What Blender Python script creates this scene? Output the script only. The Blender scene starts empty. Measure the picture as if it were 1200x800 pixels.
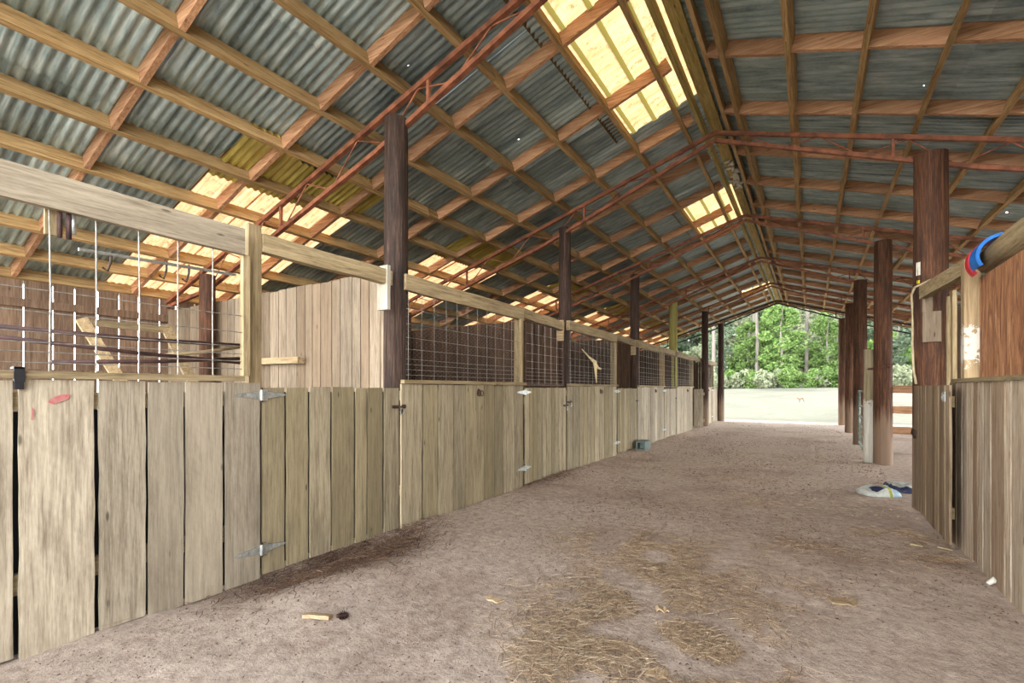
import bpy, math, random
from mathutils import Vector, Matrix, noise
random.seed(7)
C = bpy.context.scene.collection
SC = bpy.context.scene
PI = math.pi

# ------------------------------------------------------------------ camera
cam_d = bpy.data.cameras.new('camera'); cam = bpy.data.objects.new('camera', cam_d); C.objects.link(cam)
cam.location = (0, 0, 1.3); cam.rotation_euler = (PI/2, 0, math.radians(31.95))
cam_d.sensor_width = 36; cam_d.lens = 16.83; cam_d.shift_y = 56/1200; cam_d.clip_start = .05; cam_d.clip_end = 500
SC.camera = cam
# ------------------------------------------------------------------ world, sun, exposure
W = bpy.data.worlds.new('sky'); SC.world = W; W.use_nodes = True
nt = W.node_tree; nt.nodes.clear()
out = nt.nodes.new('ShaderNodeOutputWorld'); bg = nt.nodes.new('ShaderNodeBackground')
tc = nt.nodes.new('ShaderNodeTexCoord'); sp = nt.nodes.new('ShaderNodeSeparateXYZ'); cr = nt.nodes.new('ShaderNodeValToRGB')
nt.links.new(tc.outputs['Generated'], sp.inputs[0]); nt.links.new(sp.outputs['Z'], cr.inputs[0])
cr.color_ramp.elements[0].position = 0.0; cr.color_ramp.elements[0].color = (3.0, 2.96, 2.9, 1)
cr.color_ramp.elements[1].position = .5; cr.color_ramp.elements[1].color = (.42, .47, .52, 1)
nt.links.new(cr.outputs[0], bg.inputs['Color']); nt.links.new(bg.outputs[0], out.inputs['Surface'])
bg.inputs['Strength'].default_value = 1.0
sun_d = bpy.data.lights.new('sun', 'SUN'); sun = bpy.data.objects.new('sun', sun_d); C.objects.link(sun)
sun_d.energy = .8; sun_d.angle = math.radians(6); sun_d.color = (1, .93, .82)
sun.rotation_euler = (math.radians(-14), math.radians(-22), 0)   # high sun, a little from the left
SC.view_settings.view_transform = 'Standard'; SC.view_settings.look = 'None'
SC.view_settings.gamma = 1; SC.view_settings.use_curve_mapping = False
SC.view_settings.exposure = 2.72
SC.cycles.diffuse_bounces = 10; SC.cycles.max_bounces = 14; SC.cycles.sample_clamp_indirect = 8
SC.cycles.use_denoising = True

# ------------------------------------------------------------------ geometry helpers
def tag(o, label=None, cat=None, group=None, kind=None):
    if label: o['label'] = label
    if cat: o['category'] = cat
    if group: o['group'] = group
    if kind: o['kind'] = kind
    return o
def empty(name, loc, label, cat, group=None):
    o = bpy.data.objects.new(name, None); C.objects.link(o); o.location = loc; o.empty_display_size = .1
    return tag(o, label, cat, group)
def V(*a): return Vector(a)
def perp(d, up):
    d = d.normalized(); s = d.cross(up)
    if s.length < 1e-4: s = d.cross(Vector((1, 0, 0)))
    s.normalize(); return s, s.cross(d).normalized()
class MB:
    def __init__(s): s.v = []; s.f = []; s.t = []; s.m = []
    def add(s, vs, fs, tint=None, mi=0):
        if tint is None: tint = random.random()
        b = len(s.v); s.v += [Vector(v) for v in vs]
        for f in fs: s.f.append([b+i for i in f]); s.t.append(tint); s.m.append(mi)
        return s
    def beam(s, p0, p1, w, h, up=(0, 0, 1), seg=1, jit=0, tint=None, mi=0, twist=0):
        """box from p0 to p1, w across, h along up; a few segments let old timber wander"""
        p0 = Vector(p0); p1 = Vector(p1); sd, u = perp(p1-p0, Vector(up))
        vs = []; rx = random.uniform(0, 99)
        for i in range(seg+1):
            t = i/seg; p = p0.lerp(p1, t)
            if 0 < i < seg or jit < 0:
                p = p + sd*abs(jit)*noise.noise((rx, t*3.1, 0)) + u*abs(jit)*noise.noise((rx, t*2.7, 7))
            ww = w*(1+(.0 if jit == 0 else .06*noise.noise((rx+3, t*9, 1)))); hh = h
            for a, b in ((-1, -1), (1, -1), (1, 1), (-1, 1)): vs.append(p+sd*a*ww/2+u*b*hh/2)
        fs = [(3, 2, 1, 0), tuple(4*seg+i for i in (0, 1, 2, 3))]
        for i in range(seg):
            for k in range(4): fs.append((4*i+k, 4*i+(k+1) % 4, 4*i+4+(k+1) % 4, 4*i+4+k))
        return s.add(vs, fs, tint, mi)
    def box(s, a, b, tint=None, mi=0):
        x0, y0, z0 = a; x1, y1, z1 = b
        return s.add([(x0,y0,z0),(x1,y0,z0),(x1,y1,z0),(x0,y1,z0),(x0,y0,z1),(x1,y0,z1),(x1,y1,z1),(x0,y1,z1)],
              [(3,2,1,0),(4,5,6,7),(0,1,5,4),(1,2,6,5),(2,3,7,6),(3,0,4,7)], tint, mi)
    def tube(s, pts, r, n=8, tint=None, cap=True, mi=0, rough=0):
        pts = [Vector(p) for p in pts]; m = len(pts); rs = r if isinstance(r, (list, tuple)) else [r]*m
        vs = []; fs = []; prev = None; rx = random.uniform(0, 99)
        for i, p in enumerate(pts):
            d = (pts[min(i+1, m-1)]-pts[max(i-1, 0)])
            if d.length < 1e-9: d = Vector((0, 0, 1))
            d.normalize()
            if prev is None: a, b = perp(d, Vector((0, 0, 1)) if abs(d.z) < .9 else Vector((0, 1, 0)))
            else:
                a = prev-d*prev.dot(d); a = a.normalized() if a.length > 1e-6 else perp(d, Vector((0, 0, 1)))[0]; b = a.cross(d)
            prev = a
            for k in range(n):
                q = 2*PI*k/n; rr = rs[i]
                if rough: rr *= 1+rough*noise.noise((math.cos(q)*2+rx, math.sin(q)*2, i*.45))
                vs.append(p+a*math.cos(q)*rr+b*math.sin(q)*rr)
        for i in range(m-1):
            for k in range(n): fs.append((n*i+k, n*i+(k+1) % n, n*i+n+(k+1) % n, n*i+n+k))
        if cap: fs += [tuple(range(n-1, -1, -1)), tuple(n*(m-1)+k for k in range(n))]
        return s.add(vs, fs, tint, mi)
    def prism(s, pts, ext, tint=None):
        n = len(pts); e = Vector(ext); vs = [Vector(p) for p in pts]+[Vector(p)+e for p in pts]
        fs = [tuple(range(n-1, -1, -1)), tuple(range(n, 2*n))]+[(i, (i+1) % n, n+(i+1) % n, n+i) for i in range(n)]
        return s.add(vs, fs, tint)
    def build(s, name, mat, parent=None, smooth=False):
        me = bpy.data.meshes.new(name)
        if parent is not None: o0 = Vector(parent.get('_o', (0, 0, 0))) if False else ORG[parent.name]
        else:
            lo = Vector([min(v[i] for v in s.v) for i in range(3)]); hi = Vector([max(v[i] for v in s.v) for i in range(3)])
            o0 = Vector(((lo.x+hi.x)/2, (lo.y+hi.y)/2, lo.z))
        me.from_pydata([v-o0 for v in s.v], [], s.f)
        at = me.attributes.new('tint', 'FLOAT', 'FACE'); at.data.foreach_set('value', s.t)
        for m_ in (mat if isinstance(mat, (list, tuple)) else [mat]): me.materials.append(m_)
        if any(s.m): me.polygons.foreach_set('material_index', s.m)
        if smooth: me.polygons.foreach_set('use_smooth', [True]*len(s.f))
        me.update()
        o = bpy.data.objects.new(name, me); C.objects.link(o)
        if parent is not None: o.parent = parent; ORG[o.name] = o0
        else: o.location = o0; ORG[o.name] = o0
        return o
ORG = {}
def thing(name, loc, label, cat, group=None):
    o = empty(name, loc, label, cat, group); ORG[o.name] = Vector(loc); return o
def struct(o): o['kind'] = 'structure'; return o

# ------------------------------------------------------------------ materials
def lin(c):
    return tuple(((x/255)/12.92 if x/255 <= .04045 else ((x/255+.055)/1.055)**2.4) for x in c)+(1,)
class NT:
    def __init__(s, name):
        s.mat = bpy.data.materials.new(name); s.mat.use_nodes = True; s.t = s.mat.node_tree
        s.b = s.t.nodes['Principled BSDF']; s.o = s.t.nodes['Material Output']
    def n(s, typ, **kw):
        x = s.t.nodes.new(typ)
        for k, v in kw.items():
            if k in x.inputs: x.inputs[k].default_value = v
            else: setattr(x, k, v)
        return x
    def l(s, a, b): s.t.links.new(a, b)
    def coords(s, scale=(1, 1, 1), rnd=True):
        tc = s.n('ShaderNodeTexCoord'); vec = tc.outputs['Object']
        if rnd:
            at = s.n('ShaderNodeAttribute'); at.attribute_name = 'tint'
            oi = s.n('ShaderNodeObjectInfo')
            m1 = s.n('ShaderNodeMath', operation='MULTIPLY'); s.l(at.outputs['Fac'], m1.inputs[0]); m1.inputs[1].default_value = 57
            m2 = s.n('ShaderNodeMath', operation='MULTIPLY_ADD'); s.l(oi.outputs['Random'], m2.inputs[0]); m2.inputs[1].default_value = 83; s.l(m1.outputs[0], m2.inputs[2])
            va = s.n('ShaderNodeVectorMath', operation='ADD'); s.l(vec, va.inputs[0]); s.l(m2.outputs[0], va.inputs[1]); vec = va.outputs[0]; s.tint = at.outputs['Fac']; s.rand = oi.outputs['Random']
        s.raw = vec
        mp = s.n('ShaderNodeMapping'); mp.inputs['Scale'].default_value = scale; s.l(vec, mp.inputs['Vector'])
        return mp.outputs[0]
    def noise(s, vec, scale, detail=5, rough=.6, dist=0):
        x = s.n('ShaderNodeTexNoise'); x.inputs['Scale'].default_value = scale; x.inputs['Detail'].default_value = detail
        x.inputs['Roughness'].default_value = rough; x.inputs['Distortion'].default_value = dist; s.l(vec, x.inputs['Vector']); return x.outputs['Fac']
    def ramp(s, fac, stops):
        r = s.n('ShaderNodeValToRGB'); e = r.color_ramp.elements
        while len(e) < len(stops): e.new(.5)
        for i, (p, c) in enumerate(stops): e[i].position = p; e[i].color = lin(c) if max(c) > 1 else (c[0], c[1], c[2], 1)
        s.l(fac, r.inputs[0]); return r.outputs['Color']
    def mix(s, fac, a, b, mode='MIX'):
        x = s.n('ShaderNodeMix', data_type='RGBA', blend_type=mode)
        if isinstance(fac, float): x.inputs['Factor'].default_value = fac
        else: s.l(fac, x.inputs['Factor'])
        for sock, v in ((x.inputs[6], a), (x.inputs[7], b)):
            if isinstance(v, tuple): sock.default_value = lin(v) if max(v) > 1 else v
            else: s.l(v, sock)
        return x.outputs[2]
    def bump(s, h, strength=.4, dist=.01):
        x = s.n('ShaderNodeBump'); x.inputs['Strength'].default_value = strength; x.inputs['Distance'].default_value = dist
        s.l(h, x.inputs['Height']); s.l(x.outputs[0], s.b.inputs['Normal'])
    def math(s, op, a, b=None, c=None):
        x = s.n('ShaderNodeMath', operation=op)
        for i, v in enumerate((a, b, c)):
            if v is None: continue
            if isinstance(v, (int, float)): x.inputs[i].default_value = v
            else: s.l(v, x.inputs[i])
        return x.outputs[0]

def wood(name, dark, mid, light, axis, stain=(90, 78, 60), stain_amt=.5, tint_amt=.42, grain=18, rough=.8, knots=True, saw=False, tone=None, foot=False):
    m = NT(name); sc = [grain]*3; sc[axis] = 1.0
    v = m.coords(tuple(sc)); raw = m.raw
    g1 = m.noise(v, 1.7, 7, .72, .35); g2 = m.noise(v, 5.2, 4, .7, .2)
    g = m.math('MULTIPLY_ADD', g2, .45, m.math('MULTIPLY', g1, .55))
    col = m.ramp(g, [(.36, dark), (.5, mid), (.64, light)])
    if tone:                                     # a second wood tone that comes and goes board by board
        t = m.ramp(m.math('FRACT', m.math('MULTIPLY', m.tint, 7.3)), [(.35, (0, 0, 0)), (.9, (.8, .8, .8))])
        col = m.mix(t, col, m.ramp(g, [(.3, tuple(int(x*.7) for x in tone)), (.7, tone)]))
    sc2 = [3.0]*3; sc2[axis] = .9
    mp = m.n('ShaderNodeMapping'); mp.inputs['Scale'].default_value = sc2; m.l(raw, mp.inputs['Vector'])
    st = m.ramp(m.noise(mp.outputs[0], 1.3, 6, .7), [(.5, (0, 0, 0)), (.78, (stain_amt,)*3)])
    col = m.mix(st, col, stain)
    if knots:
        sc3 = [9.0]*3; sc3[axis] = 2.6
        mp3 = m.n('ShaderNodeMapping'); mp3.inputs['Scale'].default_value = sc3; m.l(raw, mp3.inputs['Vector'])
        vo = m.n('ShaderNodeTexVoronoi'); vo.inputs['Scale'].default_value = 1; m.l(mp3.outputs[0], vo.inputs['Vector'])
        k = m.ramp(vo.outputs['Distance'], [(.04, (.7, .7, .7)), (.09, (0, 0, 0))])
        col = m.mix(k, col, tuple(int(x*.45) for x in dark))
    ck = m.ramp(g2, [(.60, (0, 0, 0)), (.70, (.5, .5, .5))]); col = m.mix(ck, col, tuple(int(x*.6) for x in dark))
    if foot:
        tcf = m.n('ShaderNodeTexCoord'); sxf = m.n('ShaderNodeSeparateXYZ'); m.l(tcf.outputs['Object'], sxf.inputs[0])
        ff = m.math('ADD', sxf.outputs['Z'], m.math('MULTIPLY', m.noise(v, 1.1, 5), -1.4))
        col = m.mix(m.ramp(ff, [(0, (.75, .75, .75)), (.35, (0, 0, 0))]), col, (132, 112, 94))
    val = m.math('MULTIPLY_ADD', m.tint, tint_amt, 1-tint_amt*.5)
    hs = m.n('ShaderNodeHueSaturation'); m.l(val, hs.inputs['Value']); m.l(col, hs.inputs['Color'])
    m.l(hs.outputs[0], m.b.inputs['Base Color'])
    m.b.inputs['Roughness'].default_value = rough; m.b.inputs['Specular IOR Level'].default_value = .25
    h = g
    if saw:
        w = m.n('ShaderNodeTexWave'); w.bands_direction = 'DIAGONAL'; w.inputs['Scale'].default_value = 12; w.inputs['Distortion'].default_value = 2; m.l(raw, w.inputs['Vector'])
        h = m.math('MULTIPLY_ADD', w.outputs['Fac'], .07, g)
    m.bump(h, .45, .006)
    return m.mat
BO = dict(stain=(88, 76, 60), stain_amt=.7)
M = {}
M['board'] = wood('weathered_board_wood', (112, 101, 85), (158, 147, 128), (186, 175, 155), 2, saw=True, tone=(164, 152, 132), **BO)
M['gateboard'] = wood('gate_board_wood', (98, 89, 72), (146, 134, 110), (172, 160, 134), 2, tone=(150, 136, 102), **BO)
M['boardx'] = wood('weathered_rail_wood_across', (110, 92, 66), (160, 138, 104), (186, 168, 134), 0, **BO)
M['boardy'] = wood('weathered_rail_wood', (98, 84, 60), (142, 125, 94), (168, 152, 120), 1, **BO)
M['rightboard'] = wood('right_board_wood', (108, 88, 70), (156, 140, 120), (192, 183, 168), 2, tone=(138, 110, 84), tint_amt=.6, **BO)
M['rightgate'] = wood('right_gate_wood', (86, 70, 54), (130, 112, 90), (158, 140, 114), 2, tone=(122, 96, 70), tint_amt=.6, **BO)
M['headery'] = wood('grey_header_wood', (116, 105, 88), (154, 142, 122), (174, 162, 142), 1, **BO)
M['purlin'] = wood('purlin_wood', (112, 84, 52), (166, 136, 92), (198, 170, 124), 1, stain=(96, 66, 34), stain_amt=.5, grain=22)
M['rafter'] = wood('rafter_wood', (124, 84, 56), (182, 138, 104), (212, 174, 138), 0, stain=(112, 70, 40), stain_amt=.5, grain=20)
M['squarepost'] = wood('square_post_wood', (102, 86, 60), (142, 124, 92), (168, 151, 118), 2, **BO)
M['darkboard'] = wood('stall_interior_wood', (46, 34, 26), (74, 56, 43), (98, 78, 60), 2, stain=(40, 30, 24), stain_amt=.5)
M['backboard'] = wood('outer_wall_wood', (82, 64, 50), (116, 94, 76), (142, 120, 98), 2, stain=(56, 42, 30), stain_amt=.5)
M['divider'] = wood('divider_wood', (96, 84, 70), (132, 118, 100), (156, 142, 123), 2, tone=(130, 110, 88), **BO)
M['pole'] = wood('creosote_pole_wood', (34, 24, 19), (76, 50, 36), (124, 84, 58), 2, foot=True, stain=(30, 25, 24), stain_amt=.85, grain=26, tint_amt=.2, knots=False)
M['darkpole'] = wood('dark_creosote_pole_wood', (24, 20, 18), (54, 40, 33), (98, 76, 62), 2, foot=True, stain=(22, 20, 20), stain_amt=.85, grain=26, tint_amt=.2, knots=False)
M['greenpole'] = wood('green_treated_pole_wood', (92, 88, 42), (142, 134, 76), (172, 162, 100), 2, stain=(80, 76, 40), stain_amt=.5, grain=26, knots=False)
M['yellowbeam'] = wood('ridge_beam_wood', (120, 104, 56), (176, 156, 96), (206, 188, 130), 1, stain=(96, 84, 48), stain_amt=.5)
M['whitewood'] = wood('whitewashed_wood', (120, 114, 100), (166, 160, 144), (190, 184, 168), 2, stain=(140, 126, 100), stain_amt=.5)

def metal(name, c1, c2, metallic=.6, rough=.5, sc=18, rust=None, rust_amt=.3):
    m = NT(name); v = m.coords()
    n = m.noise(v, sc, 5, .6); col = m.ramp(n, [(.35, c1), (.65, c2)])
    if rust:
        r = m.ramp(m.noise(v, 3.1, 7, .7), [(.55, (0, 0, 0)), (.66, (rust_amt,)*3)]); col = m.mix(r, col, rust)
    m.l(col, m.b.inputs['Base Color']); m.b.inputs['Metallic'].default_value = metallic; m.b.inputs['Roughness'].default_value = rough
    m.bump(n, .15, .003); return m.mat
M['rusty'] = metal('rusty_painted_steel', (106, 62, 42), (160, 100, 70), .1, .7, 9, (80, 48, 34), .8)
M['galv'] = metal('galvanised_steel', (150, 156, 154), (196, 200, 196), .75, .4, 30)
M['wire'] = metal('galvanised_wire', (112, 110, 104), (160, 156, 148), .5, .5, 30)
M['iron'] = metal('dark_iron', (46, 34, 28), (86, 62, 48), .4, .6, 30)
M['greenmetal'] = metal('grey_green_painted_steel', (96, 116, 108), (134, 152, 142), .4, .5, 12)
M['silhouettemetal'] = metal('silhouette_dark_steel', (26, 24, 24), (48, 44, 42), .3, .6, 12)
M['darkpipe'] = metal('old_dark_pipe', (50, 34, 34), (84, 58, 54), .3, .6, 12)

def sheet(name, skylight=False, upper=False):
    m = NT(name); v = m.coords(rnd=False)
    at = m.n('ShaderNodeAttribute'); at.attribute_name = 'tint'; tint = at.outputs['Fac']
    sc = (1.2, 9, 1)
    mp = m.n('ShaderNodeMapping'); mp.inputs['Scale'].default_value = sc; m.l(m.raw, mp.inputs['Vector'])
    streak = m.noise(mp.outputs[0], 1.6, 7, .7, .2); fine = m.noise(v, 30, 4, .6)
    if not skylight:
        col = m.ramp(streak, [(.3, (94, 112, 118)), (.5, (160, 183, 187)), (.72, (220, 234, 233))])
        col = m.mix(m.ramp(fine, [(.4, (0, 0, 0)), (.8, (.35, .35, .35))]), col, (186, 194, 188))
        rr = m.ramp(m.noise(v, 1.7, 8, .75), [(.70, (0, 0, 0)), (.76, (.7, .7, .7))]); col = m.mix(rr, col, (112, 84, 58))
        hs = m.n('ShaderNodeHueSaturation'); m.l(m.math('MULTIPLY_ADD', tint, .5, .68), hs.inputs['Value']); m.l(col, hs.inputs['Color'])
        m.l(hs.outputs[0], m.b.inputs['Base Color']); m.b.inputs['Metallic'].default_value = .5; m.b.inputs['Roughness'].default_value = .34
        # rusted-through nail holes
        vo = m.n('ShaderNodeTexVoronoi'); vo.inputs['Scale'].default_value = 1.9; m.l(v, vo.inputs['Vector'])
        hole = m.math('LESS_THAN', vo.outputs['Distance'], .021)
        tr = m.n('ShaderNodeBsdfTransparent'); mx = m.n('ShaderNodeMixShader')
        m.l(hole, mx.inputs[0]); m.l(m.b.outputs[0], mx.inputs[1]); m.l(tr.outputs[0], mx.inputs[2]); m.l(mx.outputs[0], m.o.inputs['Surface'])
        m.bump(m.math('ADD', streak, fine), .12, .003)
    else:
        dirt = m.ramp(m.noise(v, 11, 8, .8), [(.52, (0, 0, 0)), (.68, (.85, .85, .85))])
        col = m.ramp(streak, [(.3, (140, 98, 62)), (.6, (184, 150, 112))])
        if upper: col = m.ramp(streak, [(.3, (136, 104, 66)), (.6, (178, 148, 106))])
        col = m.mix(dirt, col, (96, 64, 40)); yl = m.math('GREATER_THAN', tint, .9)
        col = m.mix(yl, col, (104, 92, 44))
        tl = m.n('ShaderNodeBsdfTranslucent'); m.l(col, tl.inputs['Color'])
        df = m.n('ShaderNodeBsdfDiffuse'); m.l(col, df.inputs['Color']); mx = m.n('ShaderNodeMixShader'); mx.inputs[0].default_value = .78
        m.l(df.outputs[0], mx.inputs[1]); m.l(tl.outputs[0], mx.inputs[2]); m.l(mx.outputs[0], m.o.inputs['Surface'])
    return m.mat
M['sheet'] = sheet('corrugated_galvanised_sheet'); M['sky'] = sheet('translucent_fibreglass_sheet', True); M['skyup'] = sheet('yellowed_fibreglass_sheet', True, True)

m = NT('old_yellow_fibreglass'); v = m.coords((1.2, 9, 1)); col = m.ramp(m.noise(v, 2, 6, .7), [(.35, (150, 132, 58)), (.65, (206, 192, 104))])
m.l(col, m.b.inputs['Base Color']); m.b.inputs['Roughness'].default_value = .5; M['yellowfg'] = m.mat
m = NT('sandy_dirt'); v = m.coords(rnd=False)
n1 = m.noise(v, .9, 8, .65); n2 = m.noise(v, 14, 8, .75); n3 = m.noise(v, 70, 4, .7)
col = m.ramp(n2, [(.3, (154, 136, 122)), (.5, (197, 178, 163)), (.7, (222, 205, 190))])
mp = m.n('ShaderNodeMapping'); mp.inputs['Location'].default_value = (3.3, 1.2, 0); m.l(m.raw, mp.inputs['Vector'])
pt = m.noise(mp.outputs[0], .8, 7, .7)
col = m.mix(m.ramp(pt, [(.50, (0, 0, 0)), (.64, (.45, .45, .45))]), col, (140, 114, 98))
col = m.mix(m.ramp(n3, [(.6, (0, 0, 0)), (.72, (.7, .7, .7))]), col, (112, 90, 76))
m.l(col, m.b.inputs['Base Color']); m.b.inputs['Roughness'].default_value = .95; m.b.inputs['Specular IOR Level'].default_value = .1
m.bump(m.math('MULTIPLY_ADD', n3, .35, m.math('ADD', n2, n1)), .75, .035); M['dirt'] = m.mat

m = NT('dry_grass_field'); v = m.coords(rnd=False)
col = m.ramp(m.noise(v, .25, 8, .7), [(.3, (114, 113, 104)), (.5, (126, 125, 114)), (.7, (136, 135, 122))])
col = m.mix(m.ramp(m.noise(v, 3, 6, .7), [(.45, (0, 0, 0)), (.7, (.5, .5, .5))]), col, (104, 106, 78))
m.l(col, m.b.inputs['Base Color']); m.b.inputs['Roughness'].default_value = 1; m.b.inputs['Specular IOR Level'].default_value = 0; M['field'] = m.mat

def simple(name, c, rough=.7, c2=None, sc=12, spec=.3, metallic=0):
    m = NT(name); v = m.coords(); c2 = c2 or tuple(int(x*.8) for x in c)
    col = m.ramp(m.noise(v, sc, 6, .65), [(.35, c2), (.65, c)]); m.l(col, m.b.inputs['Base Color'])
    m.b.inputs['Roughness'].default_value = rough; m.b.inputs['Specular IOR Level'].default_value = spec; m.b.inputs['Metallic'].default_value = metallic
    return m.mat
M['straw'] = None
m = NT('straw_strand'); v = m.coords(); 
col = m.ramp(m.tint, [(0, (110, 88, 70)), (.35, (162, 138, 112)), (.8, (204, 180, 148)), (1, (232, 216, 190))]); m.l(col, m.b.inputs['Base Color']); m.b.inputs['Roughness'].default_value = .8; M['straw'] = m.mat
m = NT('dark_litter'); v = m.coords()
col = m.ramp(m.tint, [(0, (60, 42, 34)), (.6, (112, 84, 66)), (1, (150, 124, 100))]); m.l(col, m.b.inputs['Base Color']); m.b.inputs['Roughness'].default_value = .9; M['litter'] = m.mat
M['chip'] = wood('split_pine_wood', (140, 116, 86), (180, 156, 124), (204, 184, 152), 0, knots=False)
M['pinecone'] = simple('pine_cone_scale', (74, 54, 46), .8)
M['blue'] = simple('blue_nylon_webbing', (24, 108, 190), .55); M['red'] = simple('red_nylon_webbing', (196, 40, 52), .55)
M['black'] = simple('black_rubber_and_gap_shade', (36, 36, 38), .5)  # rubber of the flap, also the black of the added gap-shading sheets
M['rope'] = simple('cream_rope', (196, 180, 146), .9); M['cloth'] = simple('frayed_cream_cloth', (226, 206, 160), .9)
M['white'] = simple('white_paper_tag', (224, 222, 210), .7, (206, 202, 190)); M['yellow'] = simple('yellow_paint', (222, 206, 40), .7, (200, 180, 30))
M['bagwhite'] = simple('white_woven_feed_bag', (196, 198, 190), .5, (164, 168, 162), 22)
M['bagnavy'] = simple('navy_printed_bag_panel', (52, 56, 84), .5); M['baggreen'] = simple('yellow_green_print', (172, 178, 72), .5); M['bagblue'] = simple('pale_blue_print', (160, 188, 206), .5)
M['block'] = simple('grey_concrete', (112, 124, 120), .9, (84, 96, 92), 20)
M['chain'] = metal('rusty_chain', (80, 50, 44), (128, 84, 70), .4, .6, 40)
M['stain'] = simple('pink_spray_paint', (176, 84, 92), .8, (168, 128, 116), 30)
M['rust_stain'] = simple('rust_stain_on_wood', (140, 92, 52), .9, (160, 126, 84), 14)
m = NT('rotary_cut_plywood'); v = m.coords((9, 9, 1.4))
g = m.noise(v, 1.4, 8, .7, 1.6); col = m.ramp(g, [(.36, (96, 58, 36)), (.5, (144, 98, 66)), (.64, (180, 134, 96))])
vo = m.n('ShaderNodeTexVoronoi'); vo.inputs['Scale'].default_value = 2.2; m.l(m.raw, vo.inputs['Vector'])
col = m.mix(m.ramp(vo.outputs['Distance'], [(.04, (.9, .9, .9)), (.09, (0, 0, 0))]), col, (92, 52, 30))
m.l(col, m.b.inputs['Base Color']); m.b.inputs['Roughness'].default_value = .7; m.bump(g, .2, .004); M['plywood'] = m.mat

m = NT('square_post_peeling_paint'); sc = (16, 16, 1); v = m.coords(sc); g = m.noise(v, 1.7, 7, .65, .3)
col = m.ramp(g, [(.28, (104, 84, 58)), (.5, (156, 132, 98)), (.72, (184, 162, 124))])
tcn = m.n('ShaderNodeTexCoord'); sx = m.n('ShaderNodeSeparateXYZ'); m.l(tcn.outputs['Object'], sx.inputs[0])
nn = m.noise(tcn.outputs['Object'], 11, 7, .7)
zz = m.math('ADD', sx.outputs['Z'], m.math('MULTIPLY', nn, .4))
mask = m.math('MULTIPLY', m.math('GREATER_THAN', m.noise(tcn.outputs['Object'], 15, 4), .42), m.math('MULTIPLY', m.math('GREATER_THAN', zz, 1.72), m.math('LESS_THAN', zz, 2.0)))
col = m.mix(mask, col, (196, 190, 178)); m.l(col, m.b.inputs['Base Color']); m.b.inputs['Roughness'].default_value = .85; m.bump(m.math('ADD', g, mask), .3, .006); M['paintpost'] = m.mat

def leafm(name, a, b, c):
    m = NT(name); v = m.coords(); col = m.ramp(m.tint, [(0, a), (.5, b), (1, c)])
    hs = m.n('ShaderNodeHueSaturation'); m.l(m.math('MULTIPLY_ADD', m.rand, .3, .85), hs.inputs['Value']); m.l(col, hs.inputs['Color'])
    tl = m.n('ShaderNodeBsdfTranslucent'); df = m.n('ShaderNodeBsdfDiffuse'); mx = m.n('ShaderNodeMixShader'); mx.inputs[0].default_value = .4
    m.l(hs.outputs[0], tl.inputs['Color']); m.l(hs.outputs[0], df.inputs['Color']); m.l(df.outputs[0], mx.inputs[1]); m.l(tl.outputs[0], mx.inputs[2]); m.l(mx.outputs[0], m.o.inputs['Surface'])
    return m.mat
M['leaf1'] = leafm('bright_green_leaves', (86, 112, 64), (118, 146, 84), (152, 172, 112))
M['leaf2'] = leafm('grey_green_leaves', (92, 112, 90), (124, 142, 116), (156, 168, 144))
M['leaf3'] = leafm('haze_paled_leaves', (128, 140, 112), (158, 166, 136), (184, 184, 158))  # haze of the distant woods put into a paler leaf colour
M['bark'] = wood('grey_pine_bark', (78, 72, 66), (120, 114, 106), (150, 144, 134), 2, knots=False)

# ------------------------------------------------------------------ numbers of the barn
RX = -1.1; ZR = 4.80; T = .307          # ridge x, purlin underside height at the ridge, pitch
Y0, Y1 = .2, 22.1
def under(x): return ZR-T*abs(x-RX)
POSTY = [3.2, 6.8, 10.4, 14.0, 17.6, 21.2]
LX = -3.23
ORD = ['first', 'second', 'third', 'fourth', 'fifth', 'sixth', 'seventh', 'eighth', 'ninth', 'tenth', 'eleventh', 'twelfth', 'thirteenth', 'fourteenth', 'fifteenth', 'sixteenth', 'seventeenth', 'eighteenth', 'nineteenth', 'twentieth']
def ground(px, py):      # point on the aisle floor along a line of sight measured in the photograph
    D = 561*1.3/(py-456); r = (px-600)/561; c = math.cos(math.radians(31.95)); s = math.sin(math.radians(31.95))
    return D*(r*c-s), D*(r*s+c)
def gz(x, y):
    z = .018*noise.noise((x*1.3, y*1.3, 0))+.012*noise.noise((x*4, y*4, 3))+.006*noise.noise((x*11, y*11, 5))
    z -= .13*math.exp(-((x+3.32)/.35)**2-((y-2.35)/.75)**4)            # hollow scraped under the first gate
    z += .03*math.exp(-((x+3.1)/.3)**2)*(.5+.5*math.sin(y*1.1)) if y > 3.4 else 0
    z += .03*math.exp(-((x+2.75)/.25)**2-((y-2.1)/.5)**2)
    z -= .06*math.exp(-((x-1.05)/.18)**2-((y-5.8)/.8)**4)
    return z

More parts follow.
